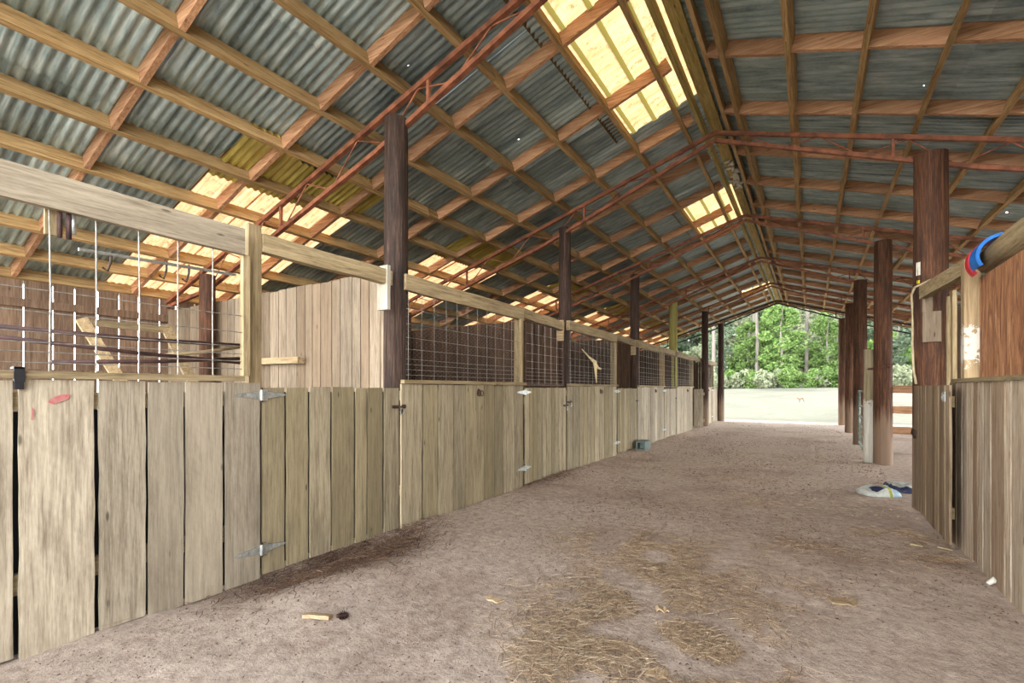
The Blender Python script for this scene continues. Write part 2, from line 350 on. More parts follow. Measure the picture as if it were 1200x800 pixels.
# ------------------------------------------------------------------ the ground
mb = MB(); xs = []; x = -9.0
while x < 6.6: xs.append(x); x += .06 if -3.8 < x < 1.6 else .3
ys = []; y = -2.0
while y < 22.6: ys.append(y); y += .06 if .2 < y < 8 else (.12 if y < 14 else .3)
vs = [(a, b, gz(a, b)) for b in ys for a in xs]; nx = len(xs)
mb.add(vs, [(j*nx+i, j*nx+i+1, j*nx+nx+i+1, j*nx+nx+i) for j in range(len(ys)-1) for i in range(nx-1)], .5)
struct(mb.build('floor', M['dirt'], smooth=True))
def fz(x, y):
    d = max(0, y-26); e = max(0, abs(x)-14)
    inb = max(0, 1-max(abs(x+1.2)-8, 0)/2)*max(0, 1-max(abs(y-10)-11.6, 0)/2)
    return -.07-.4*inb*0+min(d*.052, 2.3)+.02*noise.noise((x*.1, y*.1, 0))*min(d, 8)
mb = MB(); gx = [-120+i*4 for i in range(61)]; gy = [-40+i*3 for i in range(61)]
vs = [(a, b, fz(a, b)-(.3 if -9 < a < 6 and -3 < b < 21 else 0)) for b in gy for a in gx]
mb.add(vs, [(j*61+i, j*61+i+1, j*61+62+i, j*61+61+i) for j in range(60) for i in range(60)], .5)
struct(mb.build('field', M['field'], smooth=True))

# ------------------------------------------------------------------ the roof: corrugated sheets, skylight sheets
PITCH = .0762
def corr(mb, xa, xb, y0, y1, dz=0, tint=.5, nseg=1):
    n = int(round((y1-y0)/PITCH*6)); vs = []; fs = []
    for i in range(n+1):
        y = y0+(y1-y0)*i/n; w = .012*math.sin(2*PI*y/PITCH)
        for k in range(nseg+1):
            xx = xa+(xb-xa)*k/nseg; vs.append((xx, y, under(xx)+.155+w+dz+.012*noise.noise((xx*1.2, y*1.2, 9))))
    m_ = nseg+1
    for i in range(n):
        for k in range(nseg): fs.append((i*m_+k, i*m_+k+1, (i+1)*m_+k+1, (i+1)*m_+k))
    mb.add(vs, fs, tint)
def rows_for(y):     # which slope rows of the left roof are skylight over this 0.6 m wide sheet
    ph = (y-2.3) % 3.6; low = y > 2.2 and ph < 1.75
    up = any(a-.01 < y < b-.05 for a, b in ((2.9, 5.9), (8.9, 10.7), (17.9, 19.1)))
    return low, up
ceil = MB(); w = .6; k = 0; y = Y0; lows = []; ups = []
while y < Y1-.05:
    ye = min(y+w+.02, Y1+.2); low, up = rows_for(y)
    if not up: corr(ceil, RX-.02, -2.12, y, ye, .002+.003*(k % 2), random.random())
    else: ups.append(y)
    corr(ceil, -2.08, -3.6, y, ye, -.004+.003*(k % 2), random.random()); corr(ceil, -3.55, -5.12, y, ye, -.010+.003*(k % 2), random.random())
    if not low: corr(ceil, -5.05, -8.55, y, ye, -.016+.003*(k % 2), random.random())
    else: lows.append(y)
    for q_, (a, b) in enumerate(((RX+.02, 1.25), (1.2, 3.65), (3.6, 6.35))): corr(ceil, a, b, y, ye, -.006*q_+.003*(k % 2), random.random()*.7)
    y += w; k += 1
struct(ceil.build('ceiling', M['sheet'], smooth=True))
def runs(l):
    o = []; 
    for y in l:
        if o and abs(y-o[-1][-1]-w) < .05: o[-1].append(y)
        else: o.append([y])
    return o
for ri, r in enumerate(runs(lows)):
    for si, y in enumerate(r):
        mb = MB(); corr(mb, -5.0, -8.5, y, y+w+.03, -.018+.004*(si % 2), .3)
        o = mb.build('skylight_sheet', M['sky'], smooth=True)
        mb = MB(); corr(mb, -4.55 if si != 1 else -4.75, -5.42 if si < 2 else -5.2, y, y+w+.0, -.040, .5)
        mb.build('lap_strip', M['yellowfg'], o, smooth=True)
        tag(o, 'glowing fibreglass roof sheet over left stalls, %s sheet in the %s low patch' % (ORD[si], ORD[ri]), 'roof skylight', 'fibreglass sheets low on the left roof slope')
for ri, r in enumerate(runs(ups)):
    mb = MB(); ya, yb = r[0], r[-1]+w
    n = 48; vs = []; prof = []
    for i in range(n+1):                      # these sheets lie with their wide ribs along the barn
        xx = RX-.03-(1.08)*i/n; ph = (i/n*1.08) % .27
        dz = .03 if ph < .045 else 0
        for yy in (ya, yb): vs.append((xx, yy, under(xx)+.165-dz*1.0))
    mb.add(vs, [(2*i, 2*i+1, 2*i+3, 2*i+2) for i in range(n)], .3); mb.t = [.95 if ((i+.5)/n*1.08) % .27 < .045 else .3 for i in range(n)]
    tag(mb.build('skylight_sheet', M['skyup']), 'wide-ribbed yellowed fibreglass roof sheet beside the ridge, %s' % ['nearest and largest of the three', 'the middle one of three', 'farthest and smallest of the three'][ri], 'roof skylight', 'fibreglass sheets beside the ridge')
# ridge: two boards and the underside of the cap
r0 = thing('ridge_beam', (RX, 10, ZR), 'pale yellow-green ridge timber running the whole length of the roof peak', 'beam')
MB().beam((RX+.0, Y0, ZR+.13), (RX, Y1, ZR+.13), .14, .10, seg=30, jit=.01).build('center_beam', M['yellowbeam'], r0)
MB().beam((RX+.17, Y0, ZR+.05), (RX+.17, Y1, ZR+.05), .04, .17, seg=30, jit=.01).build('side_board', M['purlin'], r0)
MB().beam((RX-.14, Y0, ZR+.05), (RX-.14, Y1, ZR+.05), .04, .15, seg=30, jit=.01).build('side_board', M['yellowbeam'], r0)
nb = MB()
for i in range(26):
    a = random.uniform(0, 6.28); yy = 8.2+random.uniform(-.1, 1.1); xx = RX+.04+random.uniform(-.04, .04)
    nb.tube([(xx, yy, ZR+.06), (xx+.05*math.cos(a), yy+.06*math.sin(a), ZR+.05), (xx+.09*math.cos(a), yy+.12*math.sin(a), ZR+.035)], [.02, .022, .012], 6)
tag(nb.build('mud_nest', M['white'], smooth=True), 'whitish clump of old wasp and bird nests stuck under the ridge timber', 'nest')
# purlins
PXL = [-1.43, -2.02, -2.65, -3.31, -3.96, -4.58, -5.18, -5.81, -6.42, -7.03, -7.62, -8.15]
PXR = [-.75, -.17, .43, 1.0, 1.62, 2.24, 2.84, 3.44, 4.04, 4.64, 5.24, 5.84]
for side, lst in (('left', PXL), ('right', PXR)):
    for i, x in enumerate(lst):
        up = Vector((T if side == 'right' else -T, 0, 1)); z = under(x)+.068
        mb = MB(); cuts = [Y0, 3.9+1.2*(i % 2), 9.9-1.2*(i % 3), 16.0+1.2*(i % 2), Y1]
        for a, b in zip(cuts, cuts[1:]):
            mb.beam((x+random.uniform(-.006, .006), a, z), (x+random.uniform(-.006, .006), b-.002, z), .05, .14, up=up, seg=8, jit=.012)
        tag(mb.build('roof_purlin', M['purlin']), 'long timber purlin under the %s roof slope, %s down from the ridge' % (side, ORD[i]), 'roof timber', 'long purlins under the %s roof slope' % side)
# rafters / blocking
k = 0; ry = .5-1.2; idx = 0
while ry < Y1:
    for side, s in (('left', -1), ('right', 1)):
        mb = MB(); ends = [RX+s*.18]+(PXL if s < 0 else PXR)+([-8.5] if s < 0 else [6.3])
        for a, b in zip(ends, ends[1:]):
            yy = ry+random.uniform(-.012, .012)
            mb.beam((a+s*.022, yy, under(a)+.082), (b-s*.022, yy, under(b)+.079), .045, .145, up=(0, 0, 1))
        tag(mb.build('roof_rafter', M['rafter']), 'timber rafter crossing the %s roof slope, %s from the camera end' % (side, ORD[idx]), 'roof timber', 'cross rafters under the %s roof slope' % side)
    ry += 1.2; idx += 1
# fascia boards at the far gable
for side, s, xe in (('left', -1, -8.5), ('right', 1, 6.3)):
    mb = MB(); mb.beam((RX, Y1+.04, ZR+.07), (xe, Y1+.04, under(xe)+.07), .03, .2, seg=6, jit=.005)
    tag(mb.build('fascia_board', M['boardx']), 'pale fascia board along the far roof edge, %s of the peak' % side, 'board')

# ------------------------------------------------------------------ trusses
PLACE = ['nearest', 'second', 'third', 'fourth', 'fifth', 'farthest']
def gap(d): return .10+min(d, 2.6)/2.6*.20
for i, y in enumerate(POSTY):
    yy = y+.15; last = i == 5; mt = M['silhouettemetal'] if last else M['rusty']  # last truss coloured near black to stand in for its backlit silhouette
    t = thing('roof_truss', (RX, yy, ZR-.1), ('steel roof truss across the far open gable, coloured dark as a silhouette' if last else 'rusty red steel roof truss, %s from the camera' % PLACE[i]), 'roof truss', 'steel roof trusses')
    for s, xe in ((-1, -8.2), (1, 5.9)):
        L = abs(xe-RX)
        P = lambda d, g: (RX+s*d, yy, ZR-.035-T*d-g)
        MB().beam(P(0, 0), P(L, 0), .05, .05).build('top_chord', mt, t)
        pts = [P(0, gap(0)), P(2.6, gap(2.6)), P(L-1.2, .30), P(L, .06)]
        mb = MB()
        for a, b in zip(pts, pts[1:]): mb.beam(a, b, .05, .045)
        mb.build('bottom_chord', mt, t)
        d = .35; up = True; step = .42
        while d+step < L-.9:
            a = P(d, .02 if up else gap(d)); b = P(d+step, gap(d+step) if up else .02)
            MB().tube([a, b], .0085, 6).build('web_rod', mt, t); d += step; up = not up
        for d in (1.9, 4.2):
            MB().beam(P(d, 0), P(d, gap(d)), .03, .03, up=(0, 1, 0)).build('web_post', mt, t)
# ------------------------------------------------------------------ round poles
def pole(x, y, r, top, label, mat, base=-.05, lean=(0, 0)):
    mb = MB(); n = 12
    pts = [(x+lean[0]*i/n, y+lean[1]*i/n, base+(top-base)*i/n) for i in range(n+1)]
    mb.tube(pts, [r*(1.06-.1*i/n) for i in range(n+1)], 20, rough=.05)
    return tag(mb.build('barn_pole', mat, smooth=False), label, 'post', 'round barn poles')
LP = [(-3.375, .115, 'nearest dark round pole of the left row, beside the first gate latch'), (-3.36, .10, 'second dark round pole of the left row, with a pale bare streak'), (-3.37, .105, 'third round pole of the left row'),
      (-3.40, .12, 'yellow-green treated round pole of the left row'), (-3.10, .11, 'fifth round pole of the left row, bare down to the ground'), (-3.12, .12, 'farthest round pole of the left row, at the open end')]
for (x, r, lab), y in zip(LP, [3.31, 7.0, 10.65, 14.35, 17.6, 21.2]):
    d = abs(x-RX); pole(x, y, r, ZR-T*d-.035-gap(d)+.09+(0.0 if y > 4 else .0), lab, M['greenpole'] if abs(y-14.35) < .1 else M['darkpole'])
RPL = [None, (1.105, .15, 'thick dark round pole beside the right stall gate'), (1.06, .13, 'reddish round pole standing in the open at right, chained to a pale post'), (1.0, .135, 'third round pole of the right row, half hidden behind the pale post'),
       (1.0, .12, 'fourth round pole of the right row'), (.98, .12, 'farthest round pole of the right row, at the open end')]
pole(1.38, 3.2, .14, 4.0, 'round pole of the right row beside the camera', M['pole'])
for q, y in zip(RPL, POSTY):
    if not q: continue
    x, r, lab = q; d = abs(x-RX); pole(x, y, r, ZR-T*d-.035-gap(d)+.02, lab, M['pole'])
for sx, nm in ((-8.0, 'left'), (5.75, 'right')):
    for i, y in enumerate(POSTY):
        if sx > 0 and i > 0 or sx < 0: 
            xx = -6.62 if sx < 0 else sx
            o = pole(xx, y if sx > 0 else y-.03, .095, under(xx)-(.33 if sx < 0 else .05), ('slim dark pole inside the left stalls, %s from the camera' if sx < 0 else 'slim outer pole under the right eave, %s from the camera') % ORD[i], M['pole'])
            o['group'] = 'slim poles on the %s' % nm

# ------------------------------------------------------------------ stalls on the left
def boards(mb, x, ya, yb, z0, z1, th=.017, gapw=.016, edges=None, wmin=.13, wmax=.2, wob=.01, seg=8):
    """vertical planks in a plane of constant x"""
    if edges is None:
        edges = []; y = ya
        while y < yb-.06:
            ww = random.uniform(wmin, wmax)
            if yb-y-ww < .08: ww = yb-y
            edges.append((y+gapw/2, y+ww-gapw/2)); y += ww
    for a, b in edges:
        ff = random.uniform(-.003, .003); zz0 = z0+random.uniform(-wob, wob)
        c = (a+b)/2; mb.beam((x+ff, c, zz0), (x+ff, c+random.uniform(-.003, .003), z1+random.uniform(-.004, .004)), b-a, th, up=(1, 0, 0), seg=seg, jit=.003 if seg > 1 else 0)
def boards_x(mb, y, xa, xb, z0, z1f, th=.024, gapw=.012, wmin=.11, wmax=.2):
    x = xa
    while x < xb-.05:
        ww = min(random.uniform(wmin, wmax), xb-x)
        c = x+ww/2; mb.beam((c, y+random.uniform(-.003, .003), z0), (c, y, z1f(c)+random.uniform(-.008, .008)), ww-gapw, th, up=(0, 1, 0), seg=6, jit=.003); x += ww
def strap_hinge(t, y, z, x, L=.17):
    for s in (-1, 1):
        h = MB(); w0, w1 = .028, .009
        h.prism([(x, y+s*.012, z-w0), (x, y+s*L, z-w1), (x, y+s*(L+.012), z), (x, y+s*L, z+w1), (x, y+s*.012, z+w0)], (.004, 0, 0))
        for q in (.05, .09, .14): h.tube([(x+.004, y+s*q, z), (x+.008, y+s*q, z)], .006, 8)
        yield h, s
def hinge(t, y, z, x, L=.17):
    h = MB()
    for hh, s in strap_hinge(t, y, z, x, L): h.add([tuple(v) for v in hh.v], hh.f, .5)
    h.tube([(x+.008, y, z-.036), (x+.008, y, z+.036)], .012, 10)
    h.tube([(x+.008, y, z-.045), (x+.008, y, z+.045)], .006, 8)
    h.box((x, y+.012, z-.04), (x+.005, y+.045, z+.04))
    o = h.build('strap_hinge', M['galv'], t)
    MB().tube([(x+.008, y, z-.052), (x+.008, y, z+.052)], .0075, 8).build('hinge_pin', M['iron'], o)
def latch(t, y, z, x, s=1):
    h = MB(); h.box((x, y-.10, z-.015), (x+.004, y-.02, z+.015)); h.tube([(x+.012, y-.09, z), (x+.012, y+.06, z)], .007, 8)
    h.box((x, y+.02, z-.018), (x+.004, y+.07, z+.018))
    h.tube([(x+.014, y-.02, z), (x+.022, y-.025, z-.04), (x+.022, y-.01, z-.062), (x+.02, y+.004, z-.04), (x+.014, y, z)], .006, 8)
    o = h.build('bolt_latch', M['iron'], t)
    MB().tube([(x+.026, y+.0+.022*math.cos(q_), z-.045+.03*math.sin(q_)) for q_ in [2*PI*k_/12 for k_ in range(13)]], .006, 6, cap=False).build('shackle', M['galv'], o)
def ring(t, y, z, x):
    h = MB(); h.tube([(x+.012, y+.035*math.cos(a), z+.035*math.sin(a)) for a in [2*PI*i/14 for i in range(15)]], .006, 6, cap=False)
    h.tube([(x+.02, y+.045+.028*math.cos(a), z-.005+.03*math.sin(a)) for a in [2*PI*i/12 for i in range(13)]], .005, 6, cap=False)
    h.box((x, y-.012, z-.02), (x+.01, y+.012, z+.045)); h.build('tie_ring', M['iron'], t)
NM = ['nearest', 'second', 'third', 'fourth', 'fifth', 'sixth']
starts = [-.4]+POSTY
def Yl(px, L=3.23):
    r = (px-600)/561; c = math.cos(math.radians(31.95)); s = math.sin(math.radians(31.95)); return L*(c+r*s)/(s-r*c)
wires_h = [.085, .136, .187, .236, .287, .38, .49, .62, .76]
for i in range(6):
    a = starts[i]; b = starts[i+1]; split = a+2.27; ztop = 1.35; xb = LX-.012
    # fixed boarding with the sill rail
    extra = ', with a pink paint mark' if i == 0 else (', an iron tie ring near its top' if i in (1, 2) else '')
    t = thing('stall_barrier', (LX, (a+split)/2, 0), 'grey vertical-board stall front of the %s left stall%s' % (NM[i], extra), 'stall wall', 'boarded fronts of the left stalls')
    mb = MB()
    if i == 0:
        ed = [(-1.3+.3*q, -1.3+.3*q+.28) for q in range(6)]
        px = [(-40, 15), (23, 111), (117, 171), (174.5, 215), (218, 261), (265, 305)]
        ed += [(Yl(p), Yl(q)) for p, q in px]
        ed = [e for e in ed[:6] if e[1] < Yl(-44)]+[(Yl(p), Yl(q)) for p, q in px]
        boards(mb, xb, 0, 0, -.0, ztop-.005, edges=ed, wob=.015)
    elif i == 1:
        pe = [470, 496.5, 514, 532, 546, 568, 580, 590.5, 604, 613]
        ed = [(Yl(p)+.009, Yl(q)-.009) for p, q in zip(pe, pe[1:])]; ed[0] = (ed[0][0], ed[0][1]-.012)
        boards(mb, xb, 0, 0, .0, ztop, edges=ed)
    else: boards(mb, xb, a+.03, split, .0, ztop, wmin=.14, wmax=.26)
    mb.build('boarding', M['board'] if i in (0, 3, 4, 5) else M['gateboard'], t)
    y0 = -1.3 if i == 0 else a+.05
    mb = MB(); mb.beam((LX-.05, y0, 1.24), (LX-.05, split, 1.24), .04, .09, up=(0, 0, 1), seg=6, jit=.006); mb.beam((LX-.05, y0, .35), (LX-.05, split, .35), .04, .1, seg=6, jit=.006)
    mb.build('back_rail', M['boardy'], t)
    MB().beam((LX+.0, y0, ztop+.022), (LX+.0, split-(.1 if i == 0 else -.04), ztop+.022), .05, .036, seg=8, jit=.006).build('sill_rail', M['boardy'], t)
    if i == 0:
        MB().box((LX-.085, -1.2, 0), (LX-.075, split-.05, 1.19)).build('gap_shade_sheet', M['black'], t)  # black sheet added behind the first boards to darken their gaps
        pm = MB(); yq = Yl(67); 
        for _ in range(1):
            pm.add([(LX+.0045, Yl(56), 1.235), (LX+.0045, Yl(62), 1.225), (LX+.0045, Yl(80), 1.25), (LX+.0045, Yl(82), 1.275), (LX+.0045, Yl(70), 1.272), (LX+.0045, Yl(58), 1.252)], [(0, 1, 2, 3, 4, 5)])
            pm.add([(LX+.0045, Yl(36), 1.15), (LX+.0045, Yl(39), 1.15), (LX+.0045, Yl(40), 1.20), (LX+.0045, Yl(37), 1.215)], [(0, 1, 2, 3)])
        pm.build('paint_mark', M['stain'], t)
    else:
        if i < 5: MB().box((LX-.029, a+.06, .02), (LX-.025, split-.02, 1.31)).build('gap_shade_sheet', M['black'], t)  # black sheet added close behind the boards, stands in for shade in the gaps
        ring(t, a+(1.25 if i == 1 else 1.4), 1.26, LX)
        if i == 2: latch(t, a+.1, 1.1, LX)
    # header, square post, wire
    hz0, hz1 = 2.20, 2.37
    hb = MB()
    if i == 0: hb.beam((LX+.02, -1.3, 2.295), (LX+.02, split-.11, 2.28), .045, .17, seg=8, jit=.012)
    else: hb.beam((LX-.03, a+.10, 2.315), (LX-.03, split+.02, 2.30), .06, .15, seg=8, jit=.012)
    tag(hb.build('header_beam', M['headery'] if i == 0 else M['boardy']), ('large light grey header board over the nearest wire opening' if i == 0 else 'header beam over the wire opening of the %s left stall' % NM[i]), 'beam', 'headers along the left stalls')
    gb = MB()
    gb.beam((LX-.05, split+.05, 2.325), (LX-.05, b-.06, 2.325-(.05 if i == 1 else .01)), .07, .13, seg=8, jit=.014)
    tag(gb.build('gate_header', M['boardy']), 'rough sawn beam over the gate of the %s left stall' % NM[i], 'beam', 'beams over the left gates')
    pb = MB(); pb.beam((LX-.075, split+.0, .0), (LX-.075, split, 2.44 if i == 0 else 2.39), .09, .09, up=(1, 0, 0), seg=6, jit=.006)
    if i == 0: pb.beam((LX-.0, split-.085, 1.39), (LX, split-.085, 2.20), .045, .04, up=(1, 0, 0), seg=3, tint=.9)
    else: pb.beam((LX-.0, split-.075, 1.39), (LX, split-.075, 2.22), .03, .04, up=(1, 0, 0), seg=3, tint=.9)
    tag(pb.build('square_post', M['squarepost']), 'sawn square post between wire opening and gate of the %s left stall' % NM[i], 'post', 'square posts of the left stalls')
    ws = MB(); xw = LX-.005; r_ = .0032; za, zb = 1.37, (2.2 if i == 0 else 2.23)
    if i == 0: yv = [Yl(p) for p in (58, 113, 163, 209, 250)]+[-1.0+.2*q for q in range(9) if -1.0+.2*q < .7]; ya_, yb_ = -1.25, split-.1
    else: yv = [a+.13+.185*q for q in range(12) if a+.13+.185*q < split-.09]; ya_, yb_ = a+.1, split-.09
    for y in yv: ws.tube([(xw, y, za), (xw+.002, y+random.uniform(-.006, .006), (za+zb)/2), (xw, y, zb)], r_*(1.1 if i == 0 else .9), 6)
    for h in (wires_h[:7] if i == 0 else wires_h): ws.tube([(xw+.004, ya_, 1.3+h), (xw+.004, (ya_+yb_)/2, 1.3+h+random.uniform(-.008, .004)), (xw+.004, yb_, 1.3+h)], r_*.85, 6)
    if i > 0:
        cw = .045; ch = .04; yy = ya_; col_ = 0
        zmax = 1.3+(.93 if i < 3 else 0)
        while yy < yb_-.03 and i < 3:
            zz = za+(ch/2 if col_ % 2 else 0)
            while zz < zb-.03:
                for p, q in (((yy, zz), (yy+.011, zz+ch/2)), ((yy+.011, zz+ch/2), (yy, zz+ch)), ((yy+.011, zz+ch/2), (yy+.034, zz+ch/2))):
                    d = .0006; ws.add([(xw-.008, p[0], p[1]-d), (xw-.008, q[0], q[1]-d), (xw-.008, q[0], q[1]+d), (xw-.008, p[0], p[1]+d)], [(0, 1, 2, 3)], .5)
                zz += ch
            yy += .0225*1.5; col_ += 1
    tag(ws.build('wire_fence', M['wire']), ('wide welded wire panel over the nearest left stall front' if i == 0 else 'rusted livestock wire panel over the %s left stall front' % NM[i]), 'wire fence', 'wire panels of the left stalls')
    # gate
    open_gate = i == 4
    lab = ['nearest board gate with two galvanised strap hinges, hung above a hollow', 'second board gate on the left, with a wire screen over it', 'third board gate on the left, before the concrete block',
           'fourth board gate on the left, beyond the concrete block', 'board gate on the left standing open into the aisle', 'last board gate on the left, at the open end'][i]
    t = thing('stall_gate', (LX, (split+b)/2, 0), lab, 'gate', 'board gates of the left stalls')
    mb = MB(); gx = LX-.014
    if i == 0:
        pe = [307, 335.5, 363, 389, 416.5, 431, 450, 468.5]; ed = [(Yl(p)+.010, Yl(q)-.010) for p, q in zip(pe, pe[1:])]
        boards(mb, gx, 0, 0, .015, 1.315, edges=ed, wob=.006)
    elif open_gate:
        boards_x(mb, split+.02, LX+.02, LX+.34, .08, lambda c: 1.3)
    else: boards(mb, gx, split+.05, b-.02, .03, 1.32, wmin=.1, wmax=.17)
    mb.build('boarding', M['gateboard'] if i < 3 else M['board'], t)
    if i < 4: MB().box((LX-.029, (Yl(308) if i == 0 else split+.055), .05), (LX-.025, b-.03, 1.28)).build('gap_shade_sheet', M['black'], t)  # same added black sheet behind the gate, makes its board gaps look shaded
    rl = MB()
    if open_gate:
        for z in (.3, 1.15): rl.beam((LX+.02, split+.05, z), (LX+.34, split+.05, z), .035, .09)
    else:
        for z in (.3, 1.15): rl.beam((LX-.05, split+.06, z), (LX-.05, b-.1, z), .035, .09)
    rl.build('back_rail', M['boardx'] if open_gate else M['boardy'], t)
    if not open_gate:
        hy = Yl(306) if i == 0 else split+.02
        hinge(t, hy, 1.26, LX); hinge(t, hy, .19 if i == 0 else .25, LX)
        latch(t, b-.03 if i else Yl(469), 1.14 if i == 0 else 1.05, LX)
    if i in (1, 3):
        s_ = thing('wire_screen', (LX, (split+b)/2, 1.34), 'tall wire screen door above the %s left gate' % NM[i], 'wire screen', 'wire screens above gates')
        fr = MB()
        for z in (1.36, 2.22): fr.beam((LX-.02, split+.07, z), (LX-.02, b-.11, z), .02, .02)
        for y in (split+.075, b-.11): fr.beam((LX-.02, y, 1.36), (LX-.02, y, 2.22), .02, .02, up=(1, 0, 0))
        fr.build('frame', M['iron'], s_)
        w_ = MB()
        for q in range(1, 6): w_.tube([(LX-.02, split+.07+q*.19, 1.36), (LX-.02, split+.07+q*.19, 2.22)], .0025, 5)
        for h in wires_h: w_.tube([(LX-.018, split+.08, 1.3+h), (LX-.018, b-.12, 1.3+h)], .0025, 5)
        w_.build('wire_mesh', M['wire'], s_)
    # nailed short boards on the poles
    if i in (0, 1, 2):
        mb = MB(); yq = b-.105 if i == 0 else b-.09
        mb.beam((LX-.06, yq-.02, 2.02 if i == 0 else 2.05), (LX-.06, yq-.02, 2.42 if i == 0 else 2.37), .13 if i == 0 else .11, .035, up=(0, 1, 0), seg=3, jit=.003)
        o = mb.build('nailed_board', M['whitewood'] if i == 0 else M['boardx'])
        tag(o, 'short %s upright board nailed to the %s left pole' % ('whitish' if i == 0 else 'yellowish', NM[i]), 'board', 'short boards nailed to the left poles')
    # divider wall between this stall and the next
    mb = MB(); boards_x(mb, b+.14 if i else b+.11, -8.02, LX-.17 if i else LX-.24, .0, lambda c: 2.45, wmin=.1, wmax=.2)
    dv = MB()
    for z in (.4, 1.3, 2.3): dv.beam((-8.0, b+.17+(0 if i else -.03), z), (LX-.28, b+.17+(0 if i else -.03), z), .035, .09)
    t = thing('stall_divider', (-5.6, b+.14, 0), 'tall board wall between the %s and the next stall on the left' % NM[i], 'stall wall', 'divider walls of the left stalls')
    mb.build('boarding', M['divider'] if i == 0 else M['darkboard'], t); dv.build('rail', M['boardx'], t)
# outer walls
mb = MB(); boards(mb, -8.16, Y0, 21.3, -.02, under(-8.16)+.02, gapw=.014, wmin=.2, wmax=.27, seg=1)
for z in (.5, 1.5, 2.35): mb.beam((-8.12, Y0, z), (-8.12, 21.3, z), .04, .1, tint=.3)
struct(mb.build('wall_left', M['backboard']))
mb = MB(); boards(mb, 5.9, Y0, 6.8, -.02, under(5.9)+.02, gapw=.012, wmin=.16, wmax=.27)
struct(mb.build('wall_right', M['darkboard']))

# a bolted short rail on the first divider, seen over the gate
mb = MB(); mb.beam((-4.75, 3.24, 1.62), (-5.75, 3.24, 1.63), .09, .07, seg=3, jit=.005)
tag(mb.build('wall_ledge', M['boardx']), 'short grey ledge board fixed to the first divider wall behind the gate', 'shelf')
# ------------------------------------------------------------------ clutter in the nearest stall
def Lpt(px, py, X):        # point on the plane x = X along a line of sight measured in the photograph
    r = (px-600)/561; c = math.cos(math.radians(31.95)); s = math.sin(math.radians(31.95))
    D = X/(r*c-s); return (X, D*(r*s+c), 1.3+(456-py)/561*D)
r0 = thing('wooden_rack', (-6.3, 2.0, 0), 'yellowish broken wooden rack leaning inside the nearest left stall', 'rack')
for (p0, p1) in (((95, 373), (128, 432)), ((193, 380), (215, 436))):
    a = Vector(Lpt(*p0, -6.2)); b = Vector(Lpt(*p1, -6.2)); b2 = a+(b-a)*3.2; b2.z = max(b2.z, .02)
    t_ = (a.z-.03)/(a.z-b.z); b2 = a+(b-a)*t_; b2.x += .35
    MB().beam(a, b2, .10, .035, up=(1, 0, 0)).build('leg', M['boardx'], r0)
a = Lpt(108, 378, -6.2); b = Lpt(198, 387, -6.2); MB().beam(a, b, .05, .07).build('rail', M['boardy'], r0)
for k_, (p0, p1, Xa, mt, lab) in enumerate((((-30, 380), (275, 404), -4.3, 'darkpipe', 'long dark steel pipe hung across the nearest stall, the upper one'), ((-30, 391), (275, 424), -4.6, 'darkpipe', 'long dark steel pipe hung across the nearest stall, the steeper lower one'),
                              ((60, 424), (275, 420), -4.5, 'darkpipe', 'dark pipe lying level low in the nearest stall'), ((180, 417), (275, 407), -4.9, 'boardy', 'rough stick lying across the pipes of the nearest stall'))):
    a = Lpt(*p0, Xa); b = Vector(Lpt(*p1, Xa)); a = Vector(a); d = (b-a).normalized(); b = b+d*.1
    o = MB().tube([a, a.lerp(b, .5)+Vector((0, 0, -.012)), b], .016, 8).build('stored_pole', M[mt], smooth=True); tag(o, lab, 'pipe', 'poles stored in the nearest stall')
t = thing('hanging_rod', Lpt(184, 306, -4.2), 'level rod with hooks hanging behind the nearest wire panel', 'rod')
a = Vector(Lpt(92, 292, -4.2)); b = Vector(Lpt(276, 322, -4.2))
MB().tube([a, b], .012, 8).build('bar', M['galv'], t)
for q in (.17, .50, .65):
    p = a.lerp(b, q); MB().tube([p+Vector((0, 0, .02)), p-Vector((0, 0, .05)), p-Vector((0, .02, .12)), p-Vector((0, .05, .10))], .008, 6).build('hook', M['iron'], t)
mb = MB()
for dy, rr in ((0, .011), (.035, .012)): mb.tube([(LX+.0, Yl(70)+dy, 2.22), (LX+.0, Yl(70)+dy, 2.07)], rr, 8)
tag(mb.build('pipe_stub', M['darkpipe'], smooth=True), 'pair of dark red pipe stubs hanging under the big header board', 'pipe')
mb = MB(); mb.beam((LX-.03, Yl(62), 2.21), (LX-.03, Yl(62), 2.08), .05, .02, up=(1, 0, 0))
tag(mb.build('hanging_block', M['squarepost']), 'small wood block hanging beside the pipe stubs under the header', 'wood block')
mb = MB(); mb.tube([(LX+.0, Yl(86), 2.21), (LX+.0, Yl(86), 2.10)], .012, 8)
tag(mb.build('hanging_hook', M['galv'], smooth=True), 'short pale metal hook hanging under the header right of the pipe stubs', 'hook')
mb = MB(); mb.box((LX+.026, Yl(14), 1.335), (LX+.034, Yl(27), 1.405)); mb.box((LX-.03, Yl(14), 1.398), (LX+.034, Yl(27), 1.408)); mb.box((LX+.0, Yl(15), 1.30), (LX+.03, Yl(26), 1.345))
tag(mb.build('rubber_flap', M['black']), 'black rubber flap folded over the top of the nearest boards', 'strap')
# rust stains below latch and ring
# twine / cloth scrap on the third wire panel
mb = MB(); P = [Lpt(682, 409, -3.2), Lpt(690, 418, -3.19), Lpt(697, 424, -3.18), Lpt(698, 432, -3.18), Lpt(699, 448, -3.19)]
mb.tube(P, [.008, .014, .035, .03, .010], 8, rough=.3); mb.tube([Lpt(697, 425, -3.18), Lpt(701, 431, -3.17), Lpt(704, 432, -3.17)], [.03, .02, .016], 8, rough=.3)
tag(mb.build('cloth_scrap', M['cloth'], smooth=True), 'cream frayed rag tied on the wire of the third left stall', 'rag')
